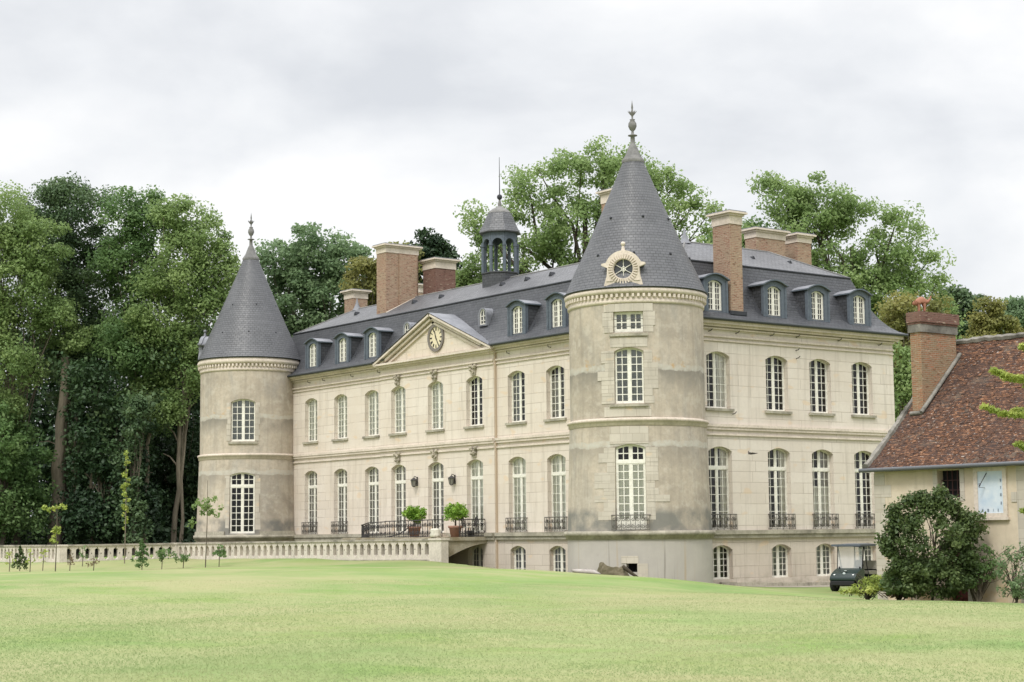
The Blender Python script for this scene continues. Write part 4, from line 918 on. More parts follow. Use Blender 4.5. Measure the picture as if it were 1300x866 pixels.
# grass blades
rng = np.random.default_rng(3)
def quads_obj(name, P, a, b, v, mt, parent=None):
    # P centres (n,3), a,b half axes (n,3): rhombi P±a, P±b
    n = len(P); V = np.stack([P-a, P-b, P+a, P+b], 1).reshape(-1, 3).astype(np.float32)
    me = bpy.data.meshes.new(name); me.vertices.add(4*n); me.vertices.foreach_set('co', V.ravel()); me.loops.add(4*n); me.loops.foreach_set('vertex_index', np.arange(4*n, dtype=np.int32)); me.polygons.add(n)
    me.polygons.foreach_set('loop_start', np.arange(0, 4*n, 4, dtype=np.int32)); me.update(calc_edges=True)
    at = me.attributes.new('v', 'FLOAT', 'FACE'); at.data.foreach_set('value', np.asarray(v, np.float32)); me.materials.append(mt)
    o = bpy.data.objects.new(name, me); COL.objects.link(o)
    if parent is not None: o.parent = parent
    return o
def blades():
    n = 300000; d = 15+40*rng.random(n)**1.15; a = (rng.random(n)-.5)*d*.78
    x = CAM.x+FW.x*d+RT.x*a; y = CAM.y+FW.y*d+RT.y*a; ok = (moat_sd(x, y) < -.05) & ~((x < .3) & (y > 0)) & ~((y > .3) & (x > 9.8)) & ~((y > -3.15+(x+14.4)*.108) & (x < -13.9)) & ~((x < -36.5) & (y > -12.4)); x, y, d = x[ok], y[ok], d[ok]
    z = np.concatenate([H(x[i:i+20000], y[i:i+20000]) for i in range(0, len(x), 20000)]); n = len(x)
    h = (.012+.014*rng.random(n))*np.clip((60-d)/30, .35, 1); P = np.stack([x, y, z+h*.5], 1)
    th = rng.random(n)*2*PI; lean = 1.5*rng.standard_normal((n, 2)); b_ = np.stack([lean[:, 0]*h, lean[:, 1]*h, h], 1)*.75; wdt = .0030+.00006*d
    a_ = np.stack([np.cos(th)*wdt, np.sin(th)*wdt, 0*th], 1)
    o = quads_obj('grass_blades', P, a_, b_, rng.random(n), M['blade']); tag(o, 'short uneven grass blades and dry stalks growing over the lawn', 'grass', kind='stuff')
blades()

# ================================================================== BALUSTRADE
BA = thing('stone_balustrade', 'long weathered stone balustrade of pointed openings between the lawn and the dry moat', 'balustrade', (-15, -2.75, -1.25))
def baluster_run(p, q_, zt0, zt1, nmod, back=False):
    p = Vector((*p, 0)); q_ = Vector((*q_, 0)); d = q_-p; ln = d.length; d.normalize(); nrm = Vector((d.y, -d.x, 0)); md = ln/nmod; b = MB()
    for k in range(nmod):
        o = p+d*(md*k); zt = zt0+(zt1-zt0)*(k+.5)/nmod
        c = md/2; hw = .142; z0 = -.78; z1 = -.22
        hole = [(c, z0-.08), (c+hw, z0+.04), (c+hw, z1-.06), (c+.05, z1), (c, z1+.09), (c-.05, z1), (c-hw, z1-.06), (c-hw, z0+.04)]
        holes = [hole, ]
        if k: pass
        sm_ = [(0.042*math.cos(t), -.5+.042*math.sin(t)) for t in [2*PI*j/8 for j in range(8)]]
        # small trefoil hole sits on the module's boundary: shift the module by half
        hs = [[(x+.0, z) for x, z in hole], [(md-.048+x, z) for x, z in sm_]]
        b.prism([(0, -1.0), (md, -1.0), (md, -.09), (0, -.09)], o+Vector((0, 0, zt)), d, (0, 0, 1), -nrm, .20, holes=hs)
    r1 = b.build('baluster_panel', M['balus'], BA)
    b = MB(); mid = (p+q_)/2; zt = (zt0+zt1)/2; sl = Vector((0, 0, (zt1-zt0)/2))
    b.obox(mid-nrm*.10+Vector((0, 0, zt-.045)), d*(ln/2)+sl, nrm*.16, (0, 0, .045)); b.build('coping', M['coping'], BA)
    b = MB(); b.obox(mid-nrm*.10+Vector((0, 0, zt-1.35)), d*(ln/2)+sl, nrm*.14, (0, 0, .37)); b.build('foot_course', M['coping'], BA)
    if back:
        b = MB(); b.obox(mid-nrm*.36+Vector((0, 0, zt-.8)), d*(ln/2)+sl, nrm*.12, (0, 0, .7)); b.build('backing_wall', M['balus'], BA)
def pier(x, y, zt, w_=.42):
    b = MB(); b.box(x-w_, x+w_, y-.2, y+.2, zt-2.6, zt-.09); b.box(x-w_-.04, x+w_+.04, y-.25, y+.25, zt-.092, zt+.002); b.build('pier', M['balus'], BA)
E1 = (-36.44, -5.41); E2 = (-36.44, -12.25)
baluster_run((E1[0]+.1, E1[1]+.01), (-14.44, -3.0), -.39, -.25, 40)
baluster_run((E2[0], E2[1]+.2), (E1[0], E1[1]-.12), -.42, -.395, 12)
baluster_run((-63, -12.25), (E2[0]-.25, -12.25), -.46, -.42, 48, back=True)
pier(-13.92, -2.88, -.235, .50); pier(E1[0]-.1, E1[1]+.05, -.385, .24); pier(E2[0]-.1, E2[1]+.1, -.415, .24)
# retaining wall below
b = MB(); d_ = Vector((22, 2.41, 0)); l_ = d_.length; d_.normalize(); b.obox(Vector((-25.4, -4.0, -2.5)), d_*(l_/2), Vector((-d_.y, d_.x, 0))*.14, (0, 0, 1.1)); b.build('retaining_wall', M['balus'], BA)

# ================================================================== BRIDGE / PERRON
BR = thing('entrance_bridge', 'arched stone footbridge with iron railings in front of the clock pediment door', 'bridge', (-18.2, -1.4, -.2))
XR, XL = -13.85, -22.5
b = MB(); n = 14; y0, y1 = -2.75, AV
for x, s in ((XR, 1), (XL, -1)):
    def zs(y): t = (y-y0)/(0-y0); return -1.45+.95*math.sin(min(1, max(0, t*.62+.0))*PI/2/.62*.98)
    ysx = [y0+(-.0-y0)*k/n for k in range(n+1)]
    for a, c in zip(ysx, ysx[1:]):
        za, zc_ = -1.30+.80*math.sin((a-y0)/(-y0)*PI/2), -1.30+.80*math.sin((c-y0)/(-y0)*PI/2)
        q = [(x, a, za), (x, c, zc_), (x, c, -.36), (x, a, -.36)]; b.add(q if s > 0 else q[::-1], [(0, 1, 2, 3)])
ysx = [y0+(-y0)*k/n for k in range(n+1)]
for a, c in zip(ysx, ysx[1:]):
    za, zc_ = -1.30+.80*math.sin((a-y0)/(-y0)*PI/2), -1.30+.80*math.sin((c-y0)/(-y0)*PI/2); b.add([(XL, a, za), (XL, c, zc_), (XR, c, zc_), (XR, a, za)], [(0, 1, 2, 3)])
b.build('bridge_arch', M['archstone'], BR)
b = MB(); b.box(XL-.06, XR+.07, -3.0, -.02+AV, -.36, -.22); b.box(XL, XR+.02, -2.95, -.02+AV, -.22, -.19); b.build('bridge_deck', M['archstone'], BR)
b = MB(); b.box(XR-.3, XR-.02, -3.05, y0, -3.6, -.36); b.box(XL, XR-.3, -2.55, -2.3, -3.6, -.36); b.build('bridge_abutment', M['balus'], BR)
b = MB()
for k in range(3): b.box(-19.6+.25*k, -16.8-.25*k, -.95+.3*k, AV-.01, -.19+.0, -.19+.07*(k+1))
b.build('door_steps', M['trim'], BR)
def rail_line(pts, h, par, nm='iron_railing', mt='iron'):
    b = MB(); pts = [Vector(p) for p in pts]
    for p, q_ in zip(pts, pts[1:]):
        ln = (Vector((q_.x, q_.y))-Vector((p.x, p.y))).length; o = MB(); rail_panel(o, 0, ln, h-.03, th=.02); o.box(0, ln, -.03, .03, h-.035, h+.012); o.box(0, ln, -.015, .015, .04, .07)
        d = (q_-p); ang = math.atan2(d.y, d.x); sl = d.z/max(ln, 1e-6)
        o.v = [(p.x+x*math.cos(ang)-y*math.sin(ang), p.y+x*math.sin(ang)+y*math.cos(ang), p.z+z+x*sl) for x, y, z in o.v]
        b.v, oo = b.v, len(b.v); b.v += o.v; b.f += [[i+oo for i in f] for f in o.f]; b.uv += o.uv; b.mi += o.mi; b.sm += o.sm
    return b.build(nm, M[mt], par)
rail_line([(XR, -.25, -.19), (XR, -1.75, -.19)], .84, BR)
rail_line([(-15.3, -2.30, -.19), (-19.5, -2.30, -.22)], .84, BR)
rail_line([(-19.5, -2.30, -.22), (-21.2, -2.20, -.25), (-22.6, -1.75, -.36), (-23.6, -1.0, -.42), (-24.1, -.35, -.30)], .82, BR)
rail_line([(-15.3, -2.30, -.19), (-15.3, -1.75, -.19)], .84, BR)
b = MB(); b.tube([(-21.5, -1.1, -.2), (-20, -1.2, -.05), (-18.6, -1.2, .45), (-18.0, -1.2, .5)], .03, 5); b.build('stair_handrail', M['iron'], BR)
o = MB(); rng2 = random.Random(4)
st = MB(); st.lathe([(.02, -.20), (.24, -.19), (.27, -.08), (.22, .03), (.25, .14), (.20, .22), (0, .23)], 14, (-14.25, -2.85)); 
so_ = st.build('stone_planter', trimstone('white_limestone', (.60, .57, .49), (.36, .34, .29), .7)); tag(so_, 'low round white stone block standing on the balustrade end pier beside the bridge', 'stone block')

# potted trees on the bridge
def leaf_cloud(name, centers, radii, per, size, mt, parent, seed=0, flat=.55, aspect=.6, squash=1.0):
    r = np.random.default_rng(seed); centers = np.asarray(centers, float); n = len(centers)*per
    c = np.repeat(centers, per, 0); rr = np.repeat(np.broadcast_to(np.asarray(radii, float), (len(centers),)), per)
    d = r.standard_normal((n, 3)); d /= np.linalg.norm(d, axis=1, keepdims=True); rad_ = rr*(r.random(n)**.45); off = d*rad_[:, None]; off[:, 2] *= squash; P = c+off
    nrm = d*flat+r.standard_normal((n, 3))*.55; nrm[:, 2] += .35; nrm /= np.linalg.norm(nrm, axis=1, keepdims=True)
    a = np.cross(nrm, r.standard_normal((n, 3))); a /= np.linalg.norm(a, axis=1, keepdims=True)+1e-9; b_ = np.cross(nrm, a)
    s = size*(.6+.7*r.random(n)); va = np.repeat(r.random(len(centers)), per)*.5+r.random(n)*.25+.12
    return quads_obj(name, P, a*(s*.5)[:, None], b_*(s*.5*aspect)[:, None], va, mt, parent)
M['terracotta'] = trimstone('terracotta', (.31, .17, .125), (.25, .17, .13), .7)
def potted(x, y, label, seed, sh=0):
    z0 = -.19; t = thing('potted_tree', label, 'potted tree', (x, y, z0), 'potted trees on the bridge')
    b = MB(); b.lathe([(.0, 0), (.22, 0), (.30, .42), (.35, .44), (.35, .54), (.29, .54), (.27, .46), (0, .46)], 20); lpart(b, 'pot', M['terracotta'], t)
    b = MB(); b.tube([(0, 0, .4), (.02, 0, .75), (0, .02, 1.05)], [.05, .04, .05], 6); lpart(b, 'trunk', M['bark_dark'], t)
    r = np.random.default_rng(seed); n = 46; d = r.standard_normal((n, 3)); d /= np.linalg.norm(d, axis=1, keepdims=True); c = d*(.50*r.random(n)**.4)[:, None]*[1.12, 1.12, .72]+[0, 0, 1.18]
    leaf_cloud('foliage', c, .19, 46, .12, M['lf_box'], t, seed)
potted(-17.85, -1.65, 'round potted tree in terracotta, the left one, behind the curved railing of the bridge', 1)
potted(-14.75, -1.35, 'round potted tree in terracotta, the right one, beside the white stone block', 2)
# cafe chairs and planter
def cafe_chair(x, y, rz, label):
    t = thing('garden_chair', label, 'chair', (x, y, -.19), 'garden chairs on the bridge', rz)
    b = MB()
    for (a, c) in ((-.2, -.2), (.2, -.2), (-.2, .2), (.2, .2)):
        l = MB(); l.tube([(a*1.1, c*1.1, 0), (a, c, .45)], .02, 5); lpart(l, 'leg', M['iron'], t)
    b.lathe([(0, .44), (.24, .44), (.25, .46), (.24, .48), (0, .48)], 16); lpart(b, 'seat', M['white'], t)
    b = MB(); b.tube([(-.2, .2, .45), (-.21, .26, .8), (-.12, .28, .93), (0, .29, .97), (.12, .28, .93), (.21, .26, .8), (.2, .2, .45)], .022, 5)
    for a in (-.1, 0, .1): b.tube([(a, .21, .46), (a, .28, .94)], .014, 4)
    lpart(b, 'backrest', M['iron'], t)
cafe_chair(-14.55, -.75, 2.2, 'dark metal garden chair on the bridge, nearer the black pot'); cafe_chair(-14.6, -.15+AV-.25, -.3, 'dark metal garden chair on the bridge right up against the facade')
b = MB(); b.lathe([(0, 0), (.13, 0), (.17, .26), (.19, .28), (.17, .30), (0, .26)], 14); pt = lpart(b, 'plant_pot', M['black'], None); pt.location = (XR-.2, -.95, -.19); tag(pt, 'small black plant pot at the foot of the bridge railing', 'plant pot')

# wall lanterns
for x, lb in ((-19.85, 'dark wall lantern left of the central door, above the left potted tree'), (-16.5, 'dark wall lantern right of the central door, above the right potted tree')):
    t = thing('wall_lantern', lb, 'wall lantern', (x, AV, 2.6), 'wall lanterns beside the door'); 
    b = MB(); b.box(-.05, .05, -.03, 0, -.2, .25); b.tube([(0, 0, .22), (0, -.2, .28), (0, -.22, .2)], .02, 5); lpart(b, 'bracket', M['iron'], t)
    b = MB(); b.lathe([(.02, .22), (.17, .10), (.18, .07), (.12, .07)], 6, (0, -.22), sm=False); b.lathe([(.10, -.22), (.06, -.26), (0, -.28)], 6, (0, -.22), sm=False)
    for k in range(6): a = k*PI/3; b.tube([(.15*math.cos(a), -.22+.15*math.sin(a), .08), (.10*math.cos(a), -.22+.10*math.sin(a), -.22)], .012, 4)
    lpart(b, 'lantern_cage', M['iron'], t)
    b = MB(); b.lathe([(.14, .07), (.09, -.21)], 6, (0, -.22), sm=False); lpart(b, 'pane', mat('lantern_glass', (.20, .19, .17), .2, .5), t)

# ================================================================== HOUSE ON THE RIGHT
HX, HY, HX2, HY2 = 9.95, .52, 21.0, 9.9
HO = thing('cottage', 'low cream rendered cottage with a brown clay tile roof, sundial and brick chimney', 'house', (15.5, 5, -2.6))
hM = lambda u, z, d: (u, HY+d, z); hops = [OP(13.42, .98, 1.08, 2.05, 0), OP(13.67, .84, -2.62, -.75, 0)]
b = MB(); wall(b, hM, HX, HX2, -3.2, 2.34, hops, .35)
b.add([(HX, HY2, -3.2), (HX, HY, -3.2), (HX, HY, 2.3), (HX, HY2, 2.3)], [(0, 1, 2, 3)]); b.add([(HX, HY2, 2.3), (HX, HY, 2.3), (HX, 5.2, 7.1)], [(0, 1, 2)])
b.add([(HX2, HY, -3.2), (HX2, HY2, -3.2), (HX2, HY2, 2.3), (HX2, HY, 2.3)], [(0, 1, 2, 3)]); b.add([(HX2, HY, 2.3), (HX2, HY2, 2.3), (HX2, 5.2, 7.1)], [(0, 1, 2)]); b.add([(HX2, HY2, -3.2), (HX, HY2, -3.2), (HX, HY2, 2.3), (HX2, HY2, 2.3)], [(0, 1, 2, 3)])
b.build('wall', M['housewall'], HO)
b = MB()
for k, (z, w_) in enumerate(((-2.9, .5), (-2.45, .75), (-2.0, .5), (-1.55, .8), (-1.1, .55), (-.65, .8), (-.2, .5), (.25, .75), (.7, .5), (1.15, .8), (1.6, .5))):
    b.box(HX-.012, HX+w_, HY-.012, HY+.1, z+.005, z+.44); b.box(HX-.0125, HX+.1, HY+.1, HY+1.25-w_, z+.005, z+.44)
b.build('quoin_stones', M['quoin'], HO)
for nm_, bx in (('pilaster_strip', (16.35, 16.85, HY-.02, HY+.05, -3, 2.2)), ('door_jamb', (14.10, 14.30, HY-.015, HY+.05, -2.6, -.7)), ('window_jamb', (12.72, 12.92, HY-.015, HY+.05, .95, 2.15)), ('window_jamb', (13.92, 14.12, HY-.015, HY+.05, .95, 2.15)), ('stone_plaque', (16.12, 16.345, HY-.03, HY+.05, .87, 1.21))):
    b = MB(); b.box(*bx); b.build(nm_, M['quoin'], HO)
# roof: slightly sagging front slope
b = MB(); ex = .28; nxr, nyr = 28, 12
def hz(x, t): return 2.22+(7.17-2.22)*t**1.03+(-.12*math.exp(-((t-.1)/.12)**2) if False else 0)-.07*math.sin(PI*t)*(1+.5*math.sin(x*.9))+.02*math.sin(x*2.1+t*9)
def roofslab(ya, yb, flip):
    P = {}
    for i in range(nxr+1):
        for j in range(nyr+1): x = HX-.18+(HX2+.18-HX+.18)*i/nxr; t = j/nyr; P[i, j] = (x, ya+(yb-ya)*t, hz(x, t))
    sl = math.hypot(yb-ya, 4.95)
    for i in range(nxr):
        for j in range(nyr):
            q = [P[i, j], P[i+1, j], P[i+1, j+1], P[i, j+1]]; u = [(q[0][0], sl*j/nyr), (q[1][0], sl*j/nyr), (q[1][0], sl*(j+1)/nyr), (q[0][0], sl*(j+1)/nyr)]
            if flip: q, u = q[::-1], u[::-1]
            b.add(q, [(0, 1, 2, 3)], [u], sm=True)
            b.add([(x, y, z-.12) for x, y, z in q][::-1], [(0, 1, 2, 3)], [u], sm=True)
roofslab(HY-.32, 5.2, False); roofslab(HY2+.32, 5.2, True)
# a scatter of slipped, raised tiles roughens the slope
rr = random.Random(9)
for k in range(700):
    x = rr.uniform(HX, HX2-1); t = rr.random(); y = HY-.32+(5.52-.0-HY+.0)*t*.98; y = HY-.32+(5.2-HY+.32)*t; z = hz(x, t)+.004+rr.random()*.008
    b.obox((x, y, z), (.08, 0, 0), (0, .065, .062), (0, -.008, .008))
b.build('roof', M['tiles'], HO)
M['verge'] = trimstone('grey_mortar_verge', (.24, .225, .20), (.085, .08, .07), .95)
b = MB(); r3 = random.Random(2); pts = []
for k in range(60):
    t = k/59; x = HX-.13; pts.append((x+r3.uniform(-.02, .02), HY-.34+(5.2-HY+.34)*t, hz(x, t)+.03+r3.uniform(-.015, .02)))
b.tube(pts, [.10+.06*r3.random() for _ in pts], 6, sm=False)
pts = [(HX-.1+k*.2, 5.2+r3.uniform(-.02, .02), hz(HX+k*.2, 1)+.04+r3.uniform(-.03, .03)) for k in range(57)]; b.tube(pts, [.09+.05*r3.random() for _ in pts], 6, sm=False); b.build('verge_and_ridge', M['verge'], HO)
b = MB(); b.tube([(HX-.35, HY-.40, 2.16), (HX2+.3, HY-.40, 2.18)], .075, 8); b.box(HX-.1, HX2, HY-.3, HY, 2.15, 2.19); b.build('gutter', mat('zinc_gutter', (.10, .105, .115), .5), HO)
b = MB()
b.box(12.93, 13.91, HY+.30, HY+.33, 1.08, 2.05); b.build('window', M['dark'], HO)
w_o = MB()
for x in (13.2, 13.42, 13.65): w_o.box(x-.012, x+.012, HY+.2, HY+.24, 1.08, 2.05)
for z in (1.35, 1.7): w_o.box(12.93, 13.91, HY+.2, HY+.24, z-.012, z+.012)
w_o.build('window_bars', mat('dark_red_iron', (.07, .03, .03), .6), HO)
b = MB(); b.box(13.25, 14.09, HY+.2, HY+.26, -2.6, -.75); dr = b.build('door', mat('dark_red_door_paint', (.085, .022, .022), .5), HO)
b = MB()
for z in (-2.4, -1.75, -1.1): b.box(13.30, 14.04, HY+.17, HY+.20, z-.05, z+.05)
for x in (13.32, 13.67, 14.02): b.box(x-.04, x+.04, HY+.172, HY+.202, -2.5, -.8)
under(b.build('door_rails', mat('red_brown_rail', (.12, .035, .03), .5)), dr)
# sundial
SD = MB(); SD.box(14.72, 15.80, HY-.035, HY-.003, .50, 1.96); sdm = mat('pale_blue_painted_panel', (.52, .60, .68), .7); t_ = NT(sdm); nn = t_.noise(t_.ob(), 2.5, 5, .6); t_.col(t_.ramp(nn, [(.3, (.44, .53, .63)), (.7, (.62, .66, .70))]))
sdo = SD.build('sundial_panel', sdm, HO)
b = MB()
for (x0, x1, z0, z1) in ((14.56, 14.72, .36, 2.10), (15.80, 15.96, .36, 2.10), (14.72, 15.80, .36, .50), (14.72, 15.80, 1.96, 2.10)): b.box(x0, x1, HY-.07, HY+.0, z0, z1)
b.box(14.50, 16.02, HY-.12, HY, .26, .36); under(b.build('sundial_frame', M['trimlight']), sdo)
b = MB(); ink = mat('grey_ink', (.26, .30, .36), .8)
for k, tx in enumerate(('II', 'XII', 'I', 'II')): pass
for (x, z, tx) in ((14.90, .60, 'XI'), (15.13, .60, 'XII'), (15.36, .60, 'I'), (15.56, .60, 'II'), (15.70, .84, 'III'), (15.70, 1.13, 'IIII'), (15.70, 1.38, 'V'), (15.70, 1.63, 'VI'), (14.80, 1.50, 'VII')):
    roman(b, tx, (x, HY-.04, z), (1, 0, 0), (0, 0, 1), (0, -1, 0), h=.10, th=.010, gap=.034)
under(b.build('numerals', ink), sdo)
b = MB(); b.tube([(15.12, HY-.04, 1.90), (15.02, HY-.36, 1.40)], .014, 4); b.tube([(15.02, HY-.36, 1.40), (15.03, HY-.04, 1.38)], .01, 4); under(b.build('gnomon', M['iron']), sdo)
# cottage chimney
b = MB(); b.box(10.22, 10.73, 2.50, 4.55, 3.4, 7.42); cho = b.build('chimney', M['brick_house'], HO)
b = MB(); b.box(10.17, 10.78, 2.44, 4.61, 7.42, 7.72); under(b.build('chimney_band', M['verge']), cho)
b = MB(); b.box(10.16, 10.80, 2.43, 4.62, 7.72, 7.80); b.box(10.13, 10.84, 2.40, 4.66, 7.80, 8.20); under(b.build('chimney_head', M['brick_dark']), cho)
b = MB()
P_ = lambda y: 2.2+(y-.2)*.99
b.tube([(10.80, 2.30, P_(2.3)+.06), (10.80, 4.7, P_(4.7)+.03)], .085, 5); b.tube([(10.2, 2.40, P_(2.35)), (10.8, 2.38, P_(2.35))], .09, 5); under(b.build('mortar_flashing', M['verge']), cho)

# cat on the chimney: one skinned body
def skin_body(name, joints, edges, rad_, mt, parent=None, sub=2, loc=(0, 0, 0), rz=0):
    me = bpy.data.meshes.new(name); me.from_pydata([Vector(j) for j in joints], edges, []); o = bpy.data.objects.new(name, me); COL.objects.link(o)
    mod = o.modifiers.new('skin', 'SKIN'); 
    for v, r in zip(me.skin_vertices[0].data, rad_): v.radius = (r, r)
    me.skin_vertices[0].data[0].use_root = True; ss = o.modifiers.new('sub', 'SUBSURF'); ss.levels = sub; ss.render_levels = sub
    dg = bpy.context.evaluated_depsgraph_get(); ev = o.evaluated_get(dg); m2 = bpy.data.meshes.new_from_object(ev); m2.name = name; m2.materials.clear(); m2.materials.append(mt); m2.polygons.foreach_set('use_smooth', [True]*len(m2.polygons))
    o.modifiers.clear(); o.data = m2; o.location = loc; o.rotation_euler[2] = rz; return o
ginger = mat('ginger_terracotta', (.29, .13, .085), .7)
J = [(0, 0, .42), (.16, 0, .50), (.30, 0, .40), (.40, 0, .33), (.50, 0, .31), (-.10, 0, .40), (-.20, 0, .52), (-.24, 0, .64), (.05, .07, .36), (.03, .07, .18), (.04, .07, .02), (.05, -.07, .36), (.03, -.07, .18), (.04, -.07, .02), (.26, .06, .34), (.24, .06, .17), (.25, .06, .02), (.26, -.06, .34), (.24, -.06, .17), (.25, -.06, .02), (.42, .07, .42), (.42, -.07, .42)]
Ed = [(0, 1), (1, 2), (2, 3), (3, 4), (0, 5), (5, 6), (6, 7), (0, 8), (8, 9), (9, 10), (0, 11), (11, 12), (12, 13), (2, 14), (14, 15), (15, 16), (2, 17), (17, 18), (18, 19), (3, 20), (3, 21)]
Rd = [.14, .17, .12, .10, .045, .07, .035, .025, .07, .045, .04, .07, .045, .04, .06, .04, .04, .06, .04, .04, .025, .025]
cat = skin_body('cat_figure', J, Ed, Rd, ginger, loc=(10.60, 2.98, 8.21), rz=math.atan2(-RT.y, -RT.x)); cat.scale = (1.0,)*3
tag(cat, 'ginger terracotta cat with arched back standing on top of the cottage chimney', 'cat figure')

_ZW = .26
# ================================================================== GOLF CART
CA = rad(math.degrees(math.atan2(-.964, .252)))
GC = thing('golf_cart', 'dark green golf cart with clear windscreen and dark roof parked by the side wall', 'golf cart', (6.95, 2.75, -2.42), None, CA)
green = mat('dark_green_body', (.014, .028, .026), .25, .5); rub = mat('tyre_rubber', (.02, .02, .02), .8); beige = mat('beige_vinyl', (.33, .32, .27), .6); blk = mat('black_plastic', (.018, .018, .02), .5)
def prof_ext(poly, y0, y1, mt, nm, bev=0):
    b = MB(); b.prism(poly, (0, y0, 0), (1, 0, 0), (0, 0, 1), (0, 1, 0), y1-y0); o = lpart(b, nm, mt, GC)
    if bev: m_ = o.modifiers.new('b', 'BEVEL'); m_.width = bev; m_.segments = 3; m_.limit_method = 'ANGLE'
    return o
prof_ext([(.45, .50), (.52, .40), (1.18, .40), (1.26, .46), (1.24, .58), (1.08, .72), (.82, .84), (.58, .92), (.48, .88)], -.55, .55, green, 'front_cowl', .04)
prof_ext([(-1.15, .35), (.50, .28), (.50, .34), (-.05, .36), (-.10, .62), (-1.12, .66), (-1.2, .55)], -.58, .58, green, 'body', .03)
prof_ext([(1.12, .22), (1.26, .26), (1.26, .42), (1.1, .44)], -.50, .50, blk, 'front_bumper', .02)
prof_ext([(-.62, .66), (.0, .66), (.02, .78), (-.60, .80)], -.52, .52, beige, 'seat', .03)
prof_ext([(-.74, .84), (-.64, .84), (-.72, 1.18), (-.80, 1.17)], -.50, .50, beige, 'backrest', .02)
prof_ext([(-1.15, .66), (-.80, .66), (-.80, .86), (-1.15, .84)], -.52, .52, blk, 'cargo_box', .02)
rf = MB(); NX, NY = 12, 8
for i in range(NX):
    for j in range(NY):
        def pz(i, j): x = -1.05+1.95*i/NX; y = -.62+1.24*j/NY; return (x, y, 1.86-.05*(2*i/NX-1)**2-.03*(2*j/NY-1)**4)
        q = [pz(i, j), pz(i+1, j), pz(i+1, j+1), pz(i, j+1)]; rf.add(q, [(0, 1, 2, 3)], sm=True); rf.add([(x, y, z-.07) for x, y, z in q][::-1], [(0, 1, 2, 3)], sm=True)
for (x0, x1, y0, y1) in ((-1.05, .90, -.63, -.60), (-1.05, .90, .60, .63), (.87, .90, -.6, .6), (-1.05, -1.02, -.6, .6)): rf.box(x0, x1, y0, y1, 1.75, 1.83)
lpart(rf, 'roof', mat('dark_blue_grey_canopy', (.085, .10, .125), .4), GC)
b = MB()
for s in (-1, 1):
    b.tube([(.62, s*.54, .86), (.80, s*.55, 1.2) if False else (.55, s*.55, 1.3), (.50, s*.56, 1.78)], .02, 6); b.tube([(.05, s*.55, .45), (.28, s*.56, 1.0), (.48, s*.57, 1.78)], .018, 6); b.tube([(-.80, s*.52, .8), (-.88, s*.55, 1.78)], .02, 6)
lpart(b, 'roof_posts', blk, GC)
gw = bpy.data.materials.new('clear_windscreen'); gw.use_nodes = True; tt = gw.node_tree; tt.nodes.clear(); oo = tt.nodes.new('ShaderNodeOutputMaterial'); ms_ = tt.nodes.new('ShaderNodeMixShader'); ms_.inputs[0].default_value = .42; tr_ = tt.nodes.new('ShaderNodeBsdfTransparent'); pb = tt.nodes.new('ShaderNodeBsdfPrincipled'); pb.inputs['Base Color'].default_value = (.62, .64, .66, 1); pb.inputs['Roughness'].default_value = .1
tt.links.new(tr_.outputs[0], ms_.inputs[1]); tt.links.new(pb.outputs[0], ms_.inputs[2]); tt.links.new(ms_.outputs[0], oo.inputs[0])
b = MB(); b.add([(.64, -.53, .88), (.64, .53, .88), (.53, .55, 1.76), (.53, -.55, 1.76)], [(0, 1, 2, 3)]); lpart(b, 'windscreen', gw, GC)
b = MB(); b.tube([(.64, -.53, .88), (.53, -.55, 1.76), (.53, .55, 1.76), (.64, .53, .88), (.64, -.53, .88)], .016, 5); lpart(b, 'windscreen_frame', blk, GC)
b = MB(); b.tube([(.30+.17*math.cos(a)*.5, .24+.17*math.sin(a), 1.05+.17*math.cos(a)*.86) for a in [2*PI*k/16 for k in range(17)]], .022, 6); b.tube([(.55, .24, .80), (.30, .24, 1.05)], .028, 6); lpart(b, 'steering_wheel', blk, GC)
for (x, y) in ((.88, -.53), (.88, .53), (-.82, -.53), (-.82, .53)):
    b = MB(); pr = [(.11, -.10), (.22, -.11), (.26, -.07), (.26, .07), (.22, .11), (.11, .10)]
    for k in range(20):
        a0_, a1_ = 2*PI*k/20, 2*PI*(k+1)/20
        for (r0, t0), (r1, t1) in zip(pr, pr[1:]): b.add([(x+r0*math.cos(a0_), y+t0, _ZW+r0*math.sin(a0_)), (x+r0*math.cos(a1_), y+t0, _ZW+r0*math.sin(a1_)), (x+r1*math.cos(a1_), y+t1, _ZW+r1*math.sin(a1_)), (x+r1*math.cos(a0_), y+t1, _ZW+r1*math.sin(a0_))], [(0, 1, 2, 3)], sm=True)
    wh = lpart(b, 'wheel', rub, GC)
    b = MB(); b.prism([(.11*math.cos(2*PI*k/16), .11*math.sin(2*PI*k/16)) for k in range(16)], (x, y-.085, .26), (1, 0, 0), (0, 0, 1), (0, 1, 0), .17); lpart(b, 'hub', mat('grey_hub', (.16, .16, .16), .4), wh)
for s in (-1, 1): b = MB(); b.sphere((1.13, s*.40, .62), .075, 10, (.5, 1, .9)); lpart(b, 'headlight', mat('headlight_glass', (.75, .76, .76), .15, .6), GC)
b = MB(); b.sphere((1.10, 0, .70), .07, 8, (.5, 1, .8)); b.sphere((.98, -.0, .81), .06, 8, (.8, 1.2, .3)); lpart(b, 'bonnet_badge', mat('pale_badge', (.45, .5, .5), .4), GC)
for s in (-1, 1): b = MB(); b.sphere((.62, s*.44, .93), .045, 8); lpart(b, 'windscreen_clip', blk, GC)

